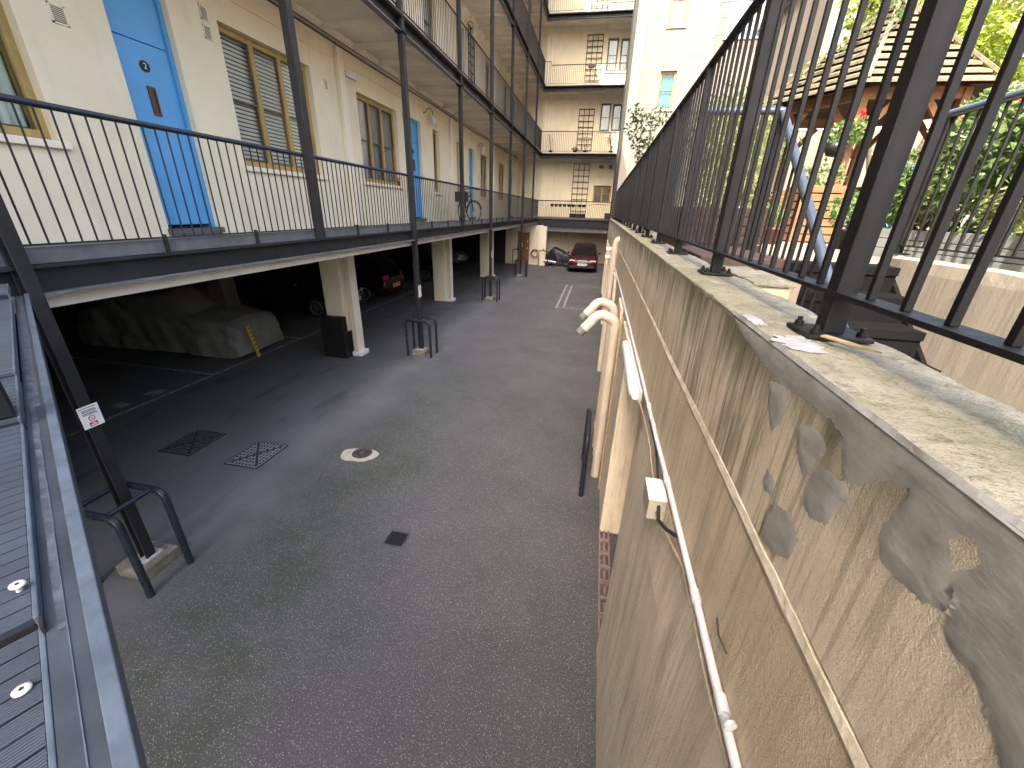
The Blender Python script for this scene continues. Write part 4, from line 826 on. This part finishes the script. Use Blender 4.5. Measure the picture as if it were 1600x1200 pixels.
def soil(y,label,topz=2.28,r=.055,x=.285,out=.22,reach=True):
    t=thing('soil_pipe',(x,y,0),label,'pipe','beige soil pipes on the retaining wall')
    b=MB(); b.tube([(x,y,0),(x,y,topz-.25)],r,18); b.build('stack','pipe',t)
    b=MB(); b.tube([(x,y,topz-.30),(x,y,topz-.22)],r*1.18,18); b.build('collar','pipe',t); b=MB(); b.tube([(x,y,.32),(x,y,.42)],r*1.2,18); b.build('collar','pipe',t)
    pts=[(x,y,topz-.24)]
    for i in range(1,6): a=R(i*15); pts.append((x-.10*(1-math.cos(a)),y,topz-.22+.10*math.sin(a)))
    for i in range(0,6): a=R(i*12); pts.append((x-.16-.12*math.sin(a)*1.1,y-.01*i,topz-.12+.02*math.cos(a*2)-.05*(a**2)))
    lx=pts[-1]; pts.append((lx[0]-.07,lx[1]-.02,lx[2]-.075)); b=MB(); b.tube(pts,r*1.06,18); b.build('elbow','pipe',t)
    b=MB(); q=Vector(pts[-1]); d=(q-Vector(pts[-2])).normalized(); b.tube([q,q+d*.07],r*.97,18); b.build('outlet','pipegrey',t); return t
soil(4.62,'nearer beige soil pipe with a hooked top and grey open end')
soil(5.35,'second beige soil pipe, its hooked top just behind the nearer one')
t=thing('waste_pipe',(.3,9,0),'beige waste pipe bending into the wall top by the far end','pipe')
b=MB(); b.tube([(.33,8.6,0),(.33,8.6,2.62),(.335,8.6,2.70),(.36,8.6,2.76),(.45,8.6,2.78)],.06,16); b.build('stack','pipe',t); b=MB(); b.tube([(.33,8.6,2.5),(.33,8.6,2.58)],.07,16); b.build('collar','pipe',t)
t=thing('boiler_flue',(.3,12,0),'pair of stubby white flue terminals sticking out of the far wall','pipe')
b=MB(); b.tube([(.42,11.5,2.35),(.24,11.5,2.35)],.06,14); b.build('terminal','white',t); b=MB(); b.tube([(.42,12.6,2.05),(.24,12.6,2.05)],.06,14); b.build('terminal','white',t)
t=thing('small_pipe',(.37,4.5,0),'thin tan pipe running down the pier beside the soil pipes','pipe')
b=MB(); b.tube([(.336,4.33,0),(.336,4.33,2.24)],.012,8); b.build('tube','tan',t)
# wall hoop
b=MB(); b.tube([(.12,4.15,0),(.12,4.15,.72),(.12,4.18,.8),(.12,4.25,.83),(.12,4.85,.83),(.12,4.93,.8),(.12,4.96,.72),(.12,4.96,0)],.032,12); tag(b.build('hoop_barrier','blueblack'),'lone black hoop barrier in front of the soil pipe bases by the wall','guard rail')
# twig
b=MB(); b.tube([(.388,.69,2.33),(.365,.70,2.37),(.36,.72,2.40)],.0025,4); tag(b.build('twig','darkwood'),'thin dark twig stuck on the wall above the conduit','twig')
# ---------------- wall-top fence ----------------
fx=.545
fe=thing('boundary_fence',(fx,9,3),'heavy black steel fence bolted along the top of the retaining wall','fence')
b=MB(); b.tube([(fx,-.8,4.07),(fx,19.8,4.07)],.021,12); b.build('top_rail','steel2',fe)
b=MB(); b.box(fx-.025,fx+.025,-.8,19.8,3.095,3.105); b.build('bottom_rail','steel2',fe)
py=[-.0+1.03*k for k in range(0,20)]
for k,y in enumerate(py):
    y=y+.005
    b=MB(); b.box(fx-.022,fx+.022,y-.022,y+.022,3.012,4.05); b.build('post','steel2',fe,bevel=.003)
    b=MB(); b.box(fx-.065,fx+.065,y-.06,y+.06,3.004,3.014); bo=b.build('base_plate','steel2',fe,bevel=.002)
    b=MB()
    if k<7:
        for sx in (-.046,.046):
            for sy in (-.042,.042): b.tube([(fx+sx,y+sy,3.014),(fx+sx,y+sy,3.024)],.010,6); b.tube([(fx+sx,y+sy,3.024),(fx+sx,y+sy,3.034)],.006,8)
        b.build('bolt','steel2',bo)
by=[]
for y in [-1.03]+py[:-1]: by+= [y+.005+1.03*(k+1)/10 for k in range(9)]
by=[y for y in by if y>-.6]
for y in by[:90]:
    b=MB(); b.box(fx-.0068,fx+.0068,y-.0068,y+.0068,3.105,4.06); b.build('baluster','steel2',fe,bevel=.002)
b=MB()
for y in by[90:]: b.box(fx-.0068,fx+.0068,y-.0068,y+.0068,3.105,4.06)
tag(b.build('baluster','steel2',fe),kind='stuff')
b=MB(); b.add([(.50,.955,3.016),(.515,.965,3.016),(.56,.90,3.008),(.575,.872,3.006),(.565,.88,3.007)],[(0,1,2,3,4)]); b.v+= [(x,y,z+.003) for x,y,z in b.v]; b.f.append([5,6,7,8,9]); b.sm.append(False); b.mi.append(0)
b=MB(); b.prism([(.497,.965,3.0145),(.513,.972,3.0145),(.548,.90,3.0145),(.560,.865,3.0145),(.542,.885,3.0145)],(0,0,.004)); tag(b.build('wood_chip','chip'),'pale sliver of wood lying on the fence foot plate','wood chip')
# ---------------- garden level ----------------
g=MB(); zf=2.93
g.box(.65,1.22,2.75,20.9,2.3,zf); g.box(1.22,25,4.06,20.9,2.3,zf); g.box(2.55,25,-3,4.06,2.3,zf)
struct(g.build('garden_paving','paving'))
g=MB(); flat(g,.65,2.4,-3,4.0,.9); struct(g.build('stairwell_floor','conc3'))
pw=thing('stairwell_wall',(2.48,1.5,.9),'pale rendered parapet wall along the right of the sunken metal stair','wall')
b=sweep(MB(),[(2.40,.9,.01),(2.40,2.9,.008),(2.40,2.985,.02),(2.46,2.995,.015),(2.52,2.99,.01),(2.56,2.97,.02),(2.56,2.3,0),(2.56,.9,0)],yr(-3,4.06,.08),1,fr=2,seed=12); b.build('face','paleconc',pw)
sw2=MB(); sw2.box(1.22,2.4,4.0,4.055,.9,2.72); sw2.box(.655,1.2,2.7,2.745,.9,2.9); tag(sw2.build('stairwell_end_wall','paleconc'),'pale wall closing the head of the sunken stair','wall')
st=thing('metal_stair',(1.8,3,2),'black metal open-riser stair descending from the garden beside the pale parapet','stairs')
b=MB(); n=9; tx0,tx1=1.30,2.32
for k in range(n):
    z=2.92-.19*k; y=4.02-.25*k
    b=MB(); b.box(tx0,tx1,y-.27,y,z-.012,z); b.box(tx0,tx1,y-.27,y-.26,z-.06,z-.012); b.box(tx0,tx1,y-.012,y-.002,z+.0,z+.0001); b.build('tread','stairm',st); b=MB(); b.box(tx0+.002,tx1-.002,y-.255,y-.25,z-.19,z-.0125); b.build('riser','stairm',st)
for x in (tx0-.03,tx1+.0):
    b=MB(); b.prism([(x,4.04,3.0),(x,4.04,2.66),(x,4.04-.25*n,2.66-.19*n),(x,4.04-.25*n-.0,3.0-.19*n)],(.03,0,0)); b.build('stringer','stairm',st)
b=MB(); hx=1.27; b.tube([(.72,3.95,4.0),(hx-.04,3.95,4.0),(hx,3.93,3.985),(hx,3.86,3.92),(hx,1.5,3.92-2.36*.76)],.029,14); b.build('handrail','skytint_rail',st)
for q in ((hx-.02,hx+.02,3.93,3.97,2.93,3.98),(.72,.755,3.93,3.97,2.93,3.98),(hx-.02,hx+.02,1.9,1.94,1.3,2.45)): b=MB(); b.box(*q); b.build('post','steel2',st)
b=MB(); b.box(.756,1.249,3.94,3.955,3.02,3.035); b.build('bottom_rail','steel2',st)
for k in range(4): x=.83+k*.1; b=MB(); b.box(x-.007,x+.007,3.94,3.955,3.03,3.98); b.build('baluster','steel2',st)
for k in range(16): y=3.82-k*.115; zt=3.92-(3.86-y)*.76; b=MB(); b.box(hx-.007,hx+.007,y-.007,y+.007,zt-1.02,zt-.02); b.build('baluster','steel2',st)
b=MB(); b.bar((hx,3.9,2.99),(hx,1.9,2.99-2*.76),.03,.012); b.build('bottom_rail','steel2',st)
f2=thing('garden_fence',(2.48,3,3),'black thin-barred fence with a shiny rail on the pale parapet by the planter','fence')
b=MB(); b.tube([(2.48,4.15,4.0),(2.48,1.2,4.02)],.03,12); b.build('top_rail','skytint_rail',f2)
b=MB(); b.box(2.46,2.50,1.2,4.12,3.065,3.075); b.build('bottom_rail','steel2',f2)
for k in range(27): y=4.08-k*.108; b=MB(); b.box(2.473,2.487,y-.007,y+.007,3.07,4.0); b.build('baluster','steel2',f2)
for y in (4.12,2.85,1.6): 
    b=MB(); b.box(2.46,2.50,y-.02,y+.02,3.0,3.99); b.build('post','steel2',f2); b=MB(); b.box(2.42,2.54,y-.06,y+.06,2.998,3.008); b.build('base_plate','steel2',f2)
# planters
def planter(x0,x1,y0,y1,h,mt,label,blobs,leaf,size,flower=None,extra=None,name='planter',boards=3,fl_blobs=(),stems='bark'):
    t=thing(name,((x0+x1)/2,(y0+y1)/2,zf),label,'planter'); b=MB(); hh=h/boards
    for k in range(boards):
        a,c=zf+k*hh,zf+(k+1)*hh-.006; b.box(x0,x1,y0,y0+.03,a,c); b.box(x0,x1,y1-.03,y1,a,c); b.box(x0,x0+.03,y0+.03,y1-.03,a,c); b.box(x1-.03,x1,y0+.03,y1-.03,a,c)
    b.build('box',mt,t,bevel=.003); b=MB(); b.box(x0+.03,x1-.03,y0+.03,y1-.03,zf+.01,zf+h-.05); b.build('soil','soil',t)
    return t
def shrub(x,y,z,label,blobs,leaf,size,name='shrub',shape=.42,trunk=.02,fl=None,stemmat='bark',droop=0):
    t=thing(name,(x,y,z),label,'plant' if 'tree' not in name else 'tree')
    b=MB()
    for (cx,cy,cz,rx,ry,rz,n) in blobs:
        mid=Vector(((x+cx)/2+random.uniform(-.05,.05),(y+cy)/2,(z+cz)/2)); b.tube([(x,y,z),mid,(cx,cy,cz)],[trunk,trunk*.7,trunk*.35],6)
        for q in range(3): b.tube([(cx,cy,cz),(cx+random.uniform(-1,1)*rx*.8,cy+random.uniform(-1,1)*ry*.8,cz+random.uniform(-.4,1)*rz*.8)],[trunk*.35,trunk*.12],4)
    b.build('trunk' if 'tree' in name else 'stem',stemmat,t)
    leaves(MB(),blobs,size,shape,droop).build('crown' if 'tree' in name else 'foliage',leaf,t)
    if fl:
        b=MB()
        for c in fl[1]: leaves(b,[(c[0],c[1],c[2],.045,.045,.04,22)],.045,.9)
        b.build('flower',fl[0],t)
    return t
planter(2.72,3.15,2.9,5.2,.26,'greyplanter','long low grey planter behind the parapet fence, holding bushy shrubs',None,None,0)
shrub(2.95,4.7,3.15,'dense green bush at the left end of the grey planter',[(2.95,4.75,3.55,.28,.4,.38,900),(3.0,4.5,3.95,.3,.4,.3,700),(2.85,5.0,3.4,.3,.3,.25,400)],'leaf',.10)
shrub(2.95,3.9,3.15,'broad-leaved green bush with a red flower in the grey planter',[(2.95,3.95,3.75,.3,.35,.35,700),(3.0,3.7,4.0,.3,.35,.25,450),(2.9,4.1,3.45,.3,.35,.3,450)],'leaf',.11,fl=('flower',[(2.8,4.05,4.07),(2.83,3.75,3.98)]))
shrub(2.95,3.3,3.15,'yellowish variegated bush at the near end of the grey planter',[(2.92,3.5,3.35,.25,.6,.22,800),(2.95,3.2,3.55,.3,.35,.35,600)],'leafv',.10,shape=.25)
shrub(3.9,5.0,zf,'tall leafy bush behind the grey planter',[(3.9,5.0,3.6,.4,.5,.5,800),(4.0,4.6,3.9,.4,.4,.4,600)],'leaf',.11)
potplant(2.9,5.75,zf,.62,.3,'bushy green plant in a black pot at the foot of the gazebo',n=500,size=.08,leaf='leaf',ph=.22,pr=.14)
potplant(2.2,6.2,zf,.5,.18,'small leafy plant in a terracotta pot near the stair head',pot='terra',leaf='leaf',n=200,ph=.2,pr=.12)
potplant(1.95,6.5,zf,.42,.16,'white-flowered plant in a red pot near the bamboo',pot='terra',leaf='leafd',n=160,ph=.18,pr=.11,flower='flowerw')
planter(.78,1.5,4.4,6.1,.40,'darkwood','dark brown slatted timber planter just behind the wall-top fence',None,None,0,boards=5)
b=MB(); b.box(.68,1.2,3.0,4.0,zf+.002,zf+.075); tag(b.build('timber_sleeper','darkwood',bevel=.01),'flat brown timber sleeper behind the fence by the stair head','timber')
b=MB(); b.box(.68,.8,4.6,9.5,zf+.0,zf+.2); 
shrub(1.15,5.2,3.28,'airy upright bamboo in the brown timber planter',[(1.15,5.2,3.85,.33,.75,.5,800),(1.2,5.7,4.15,.35,.5,.35,420),(1.1,4.8,4.0,.3,.4,.4,300)],'leafb',.12,shape=.14,trunk=.012,stemmat='cane',droop=.5)
shrub(1.75,6.9,zf,'tall yellowish bamboo clump behind the handrail corner',[(1.8,7.0,3.6,.45,.6,.6,900),(1.8,7.2,4.35,.5,.6,.4,800),(2.3,7.4,4.2,.35,.4,.4,300)],'leafb',.13,shape=.16,trunk=.014,stemmat='cane',droop=.5)
shrub(2.35,8.0,zf,'dark evergreen bush left of the gazebo',[(2.35,8.1,3.35,.5,.5,.4,900),(2.0,8.6,3.7,.5,.5,.5,700)],'leafd',.09)
shrub(.95,9.5,zf,'dark climbing shrub pressed against the far part of the fence',[(.85,8.6,3.4,.22,.8,.4,800),(.85,10.0,3.5,.22,1.0,.5,900),(.85,12.5,3.55,.22,1.4,.6,800),(.9,15.5,3.5,.25,1.6,.6,500)],'leafd',.09)
shrub(1.0,12.6,zf,'slender young tree with sparse dark leaves against the white building',[(.75,12.4,5.2,.38,.4,.4,230),(1.15,12.6,5.5,.3,.4,.25,110),(.95,12.5,4.7,.28,.35,.35,170),(.6,12.3,5.55,.22,.3,.2,60)],'leafd',.12,name='young_tree',trunk=.014)
shrub(6.2,11.5,zf,'sunlit yellow-green tree behind the gazebo',[(6.0,11.0,6.4,.9,.8,.55,1500),(7.1,11.3,6.1,.8,.8,.5,1300),(5.3,11.2,6.9,.8,.8,.45,900),(6.9,11.2,7.1,.9,.8,.35,700),(4.6,11.0,7.0,.5,.6,.3,260)],'leafy',.15,name='garden_tree',trunk=.06,shape=.5)
shrub(5.2,9.5,zf,'green bush at the back of the garden under the gazebo eave',[(5.3,9.6,3.5,.6,.6,.5,900)],'leaf',.10)
# ---------------- gazebo ----------------
gc=Vector((4.03,8.74,zf)); gz_=thing('gazebo',gc,'six-sided cedar gazebo with a weathered stepped-board roof behind the fence','gazebo')
RE,RP=1.56,1.24; ZE,ZA=4.95,6.25
ang=[R(-118+60*k) for k in range(6)]
def gp(r,a,z): return Vector((gc.x+r*math.cos(a),gc.y+r*math.sin(a),z))
for k in range(6):
    a0,a1=ang[k],ang[(k+1)%6] if k<5 else ang[0]+2*PI
    b=MB(); N=11
    for i in range(N):
        r0=RE*(1-i/N)+.035; r1=RE*(1-(i+1)/N)-.0; z0=ZE+(ZA-ZE)*i/N; z1=ZE+(ZA-ZE)*(i+1)/N
        lo0,lo1=gp(r0,a0,z0),gp(r0,a1,z0); hi0,hi1=gp(max(r1,.01),a0,z1-.055),gp(max(r1,.01),a1,z1-.055); up=Vector((0,0,.034))
        j=random.uniform(-.004,.004); lo0.z+=j; lo1.z+=random.uniform(-.004,.004)
        b.add([lo0,lo1,hi1,hi0,lo0+up,lo1+up,hi1+up,hi0+up],[(0,1,2,3),(4,5,6,7),(0,1,5,4),(1,2,6,5),(2,3,7,6),(3,0,4,7)])
    b.build('roof_slope','oldwood',gz_)
    b=MB(); b.add([gp(RE-.05,a0,ZE-.02),gp(RE-.05,a1,ZE-.02),gp(.02,a0,ZA-.10)],[(0,1,2)]); b.add([gp(RE-.05,a0,ZE-.0),gp(RE-.05,a1,ZE-.0),gp(.02,a0,ZA-.08)],[(0,1,2)]); b.build('roof_lining','darkwood',gz_)
    b=MB(); b.bar(gp(RE+.02,a0,ZE+.05),gp(.03,a0,ZA+.05),.05,.035); b.build('ridge_cap','oldwood',gz_)
    b=MB(); b.bar(gp(RP,a0,zf),gp(RP,a0,ZE),.095); b.build('post','cedar',gz_,bevel=.005)
    b=MB(); b.bar(gp(RP,a0,ZE-.06),gp(RP,a1,ZE-.06),.05,.14); b.build('ring_beam','cedar',gz_)
    b=MB(); p0,p1=gp(RP,a0,ZE-.14),gp(RP,a1,ZE-.14); d=(p1-p0).normalized()
    b.bar(p0+d*.42,p0+Vector((0,0,-.46))+d*.03,.045,.08); b.build('brace','cedar',gz_); b=MB(); b.bar(p1-d*.42,p1+Vector((0,0,-.46))-d*.03,.045,.08); b.build('brace','cedar',gz_)
    if k in (5,0) : 
        pass
    b=MB(); b.bar(gp(RP,a0,ZE),gp(.05,a0,ZA-.06),.05,.08); b.build('rafter','darkwood',gz_)
b=MB(); b.lathe((gc.x,gc.y,ZA),[(.10,-.02),(.09,.05),(.04,.1),(.05,.16),(0,.22)],12); b.build('finial','oldwood',gz_)
for k,lab in ((4,''),(5,'')):
    a0,a1=ang[k],ang[(k+1)%6]+(2*PI if k==5 else 0); b=MB()
    for j in range(7): b.bar(gp(RP+.0,a0,zf+.08+j*.105),gp(RP+.0,a1,zf+.08+j*.105),.022,.085)
    b.build('slat_panel','cedar',gz_)
b=MB(); b.bar(gp(RP*.9,ang[1],zf+.86),gp(RP*.9,ang[2],zf+.86),.05,.07); b.bar(gp(RP*.9,ang[2],zf+.86),gp(RP*.9,ang[3],zf+.86),.05,.07)
for q in range(9): p=gp(RP*.9,ang[2],zf).lerp(gp(RP*.9,ang[3],zf),q/8); b.bar(p,p+Vector((0,0,.83)),.04)
b.build('balustrade','darkwood',gz_)
# cedar raised bed
t=thing('raised_bed',(3.05,7.0,zf),'cedar-slatted raised bed in front of the gazebo post','planter')
b=MB()
for j in range(7): b.box(2.75,3.25,6.9,6.93,zf+.02+j*.107,zf+.117+j*.107-.008); b.box(2.72,2.75,6.9,7.4,zf+.02+j*.107,zf+.117+j*.107-.008)
b.box(3.25,3.30,6.88,6.94,zf,zf+.8); b.box(2.70,2.755,6.86,6.9,zf,zf+.8); b.build('slat_side','cedar',t)
b=MB(); b.box(2.755,3.25,6.935,7.4,zf,zf+.70); b.build('soil','soil',t)
leaves(MB(),[(3.0,7.15,3.8,.3,.25,.2,260)],.09).build('foliage','leaf',t)
t=thing('hanging_basket',(3.32,7.55,4.2),'black hanging basket with trailing leaves and a red flower under the gazebo eave','plant')
b=MB(); b.lathe((3.2,7.45,4.08),[(0,0),(.09,.02),(.14,.1),(.155,.17),(.14,.17),(0,.15)],14); b.build('basket','blackpot',t)
b=MB()
for q in range(3): a=2*PI*q/3; b.tube([(3.2+.15*math.cos(a),7.45+.15*math.sin(a),4.25),(3.3,7.55,4.82)],.003,3)
b.build('chain','steel2',t)
leaves(MB(),[(3.24,7.42,4.36,.24,.2,.16,420),(3.42,7.45,4.42,.15,.15,.15,180)],.055,.8).build('foliage','leaf',t); leaves(MB(),[(3.4,7.4,4.60,.03,.03,.03,30)],.04,.9).build('flower','flower',t)
t=thing('climbing_vine',(3.2,9.2,5.5),'thin creeper trailing over the left slopes of the gazebo roof','plant')
b=MB(); 
vp=[gp(RE*(1-u)+.03,ang[0]+R(-25)+u*.9,ZE+.08+(ZA-ZE)*u) for u in [i/12 for i in range(12)]]; b.tube(vp,.008,5)
vp2=[gp(RE*(1-u)+.03,ang[5]+R(10)+u*.7,ZE+.09+(ZA-ZE)*u) for u in [i/12 for i in range(12)]]; b.tube(vp2,.008,5); b.build('stem','bark',t)
b=MB()
for p in vp2[2:]+vp[7:]: leaves(b,[(p.x,p.y,p.z+.03,.12,.12,.06,22)],.07,.6)
b.build('foliage','leaf',t)
# ---------------- near bridge / stair on the left ----------------
U=Vector((-.87,.493,0)).normalized(); V=Vector((-.42,-.907,0)).normalized(); O=Vector((-.45,.16,0))
br=thing('footbridge',(-1.5,.3,2.6),'blue-black steel footbridge with grooved composite boards in the lower left corner','bridge')
def Q(a,c,z): p=O+U*a+V*c; return Vector((p.x,p.y,z))
def slab(mb,a0,a1,c0,c1,z0,z1): mb.add([Q(a,c,z) for z in (z0,z1) for a,c in ((a0,c0),(a1,c0),(a1,c1),(a0,c1))],[(0,3,2,1),(4,5,6,7),(0,1,5,4),(1,2,6,5),(2,3,7,6),(3,0,4,7)])
E_=3.62; S_=-1.4
b=MB(); slab(b,S_,E_,.0,.021,2.650,2.662); b.build('outer_flange','edge',br,bevel=.002)
b=MB(); slab(b,S_,E_,.0215,.063,2.640,2.650); slab(b,S_,E_,.022,.034,2.45,2.639); b.build('channel','stringer',br)
b=MB(); slab(b,S_,E_,.040,.0415,2.6502,2.652); b.build('weld_seam','edge',br)
N=40; vs=[]
for i in range(N+1):
    a=.3+1.2*i/N; wv=.006+.003*mnoise.noise(Vector((a*5,0,0))); vs+=[Q(a,.046-wv+.003*mnoise.noise(Vector((a*9,3,0))),2.6512),Q(a,.046+wv,2.6514)]
b=MB(); b.add(vs,[(2*i,2*i+2,2*i+3,2*i+1) for i in range(N)]); b.build('scraped_strip','patch2',br)
vs=[]
for i in range(N+1):
    a=1.35+2.2*i/N; vs+=[Q(a,.030,2.6516),Q(a,.056,2.6516)]
b=MB(); b.add(vs,[(2*i,2*i+2,2*i+3,2*i+1) for i in range(N)]); b.build('scraped_strip','patch2',br)
# boards: grooves run across (along V)
panels=[(-1.0,.335,2.650),(.335,1.19,2.668),(1.19,1.62,2.686),(1.62,3.2,2.700),(3.2,3.6,2.735)]
for i,(a0,a1,zt) in enumerate(panels):
    b=MB(); slab(b,a0,a1,.0715,1.3,zt-.035,zt-.012); b.build('board','treadgap',br)
    b=MB(); p=.036; k=0; a=a0+.002
    while a<a1-.004:
        e=min(a+p-.0045,a1)
        if a<1.25:
            q=a
            while q<e-.001: slab(b,q,min(q+.0036,e),.0715,1.3,zt-.0118,zt-.0015); q+=.0046
            slab(b,a,e,.0715,1.3,zt-.01185,zt-.0035)
        else: slab(b,a,e,.0715,1.3,zt-.0118,zt-.002)
        a+=p
    b.build('groove_strip','tread',br)
    b=MB(); slab(b,a0,a1,.064,.071,zt-.035,zt); b.build('edge_trim','edge',br,bevel=.002)
for a,c,z in ((.222,.0877,2.650),(.418,.082,2.668)):
    b=MB(); p=Q(a,c,z); tl=Vector((.1,.05,1)) if a>.3 else Vector((.02,.02,1)); b.tube([p,p+tl*(.012 if a>.3 else .003)],.004,8); tl=tl.normalized(); q=p+tl*(.012 if a>.3 else .002); b.tube([q,q+tl*.0022,q+tl*.003],[.0095,.0095,.007],18); so_=b.build('screw','screw',br)
    b=MB(); b.tube([q+tl*.0031,q+tl*.0033],.003,5); b.build('screw_socket','ink',so_)
b=MB(); slab(b,1.20,1.26,.072,.20,2.688,3.9); b.build('post','steel2',br,bevel=.003)
b=MB(); slab(b,.31,.336,.062,.0655,2.60,2.664); b.build('riser_end','ink',br); b=MB(); slab(b,1.175,1.19,.062,.0655,2.62,2.68); b.build('riser_end','ink',br)
b=MB(); slab(b,S_,E_,.5,.6,2.3,2.6); slab(b,S_,E_,1.2,1.3,2.3,2.6); b.build('under_beam','steel2',br)
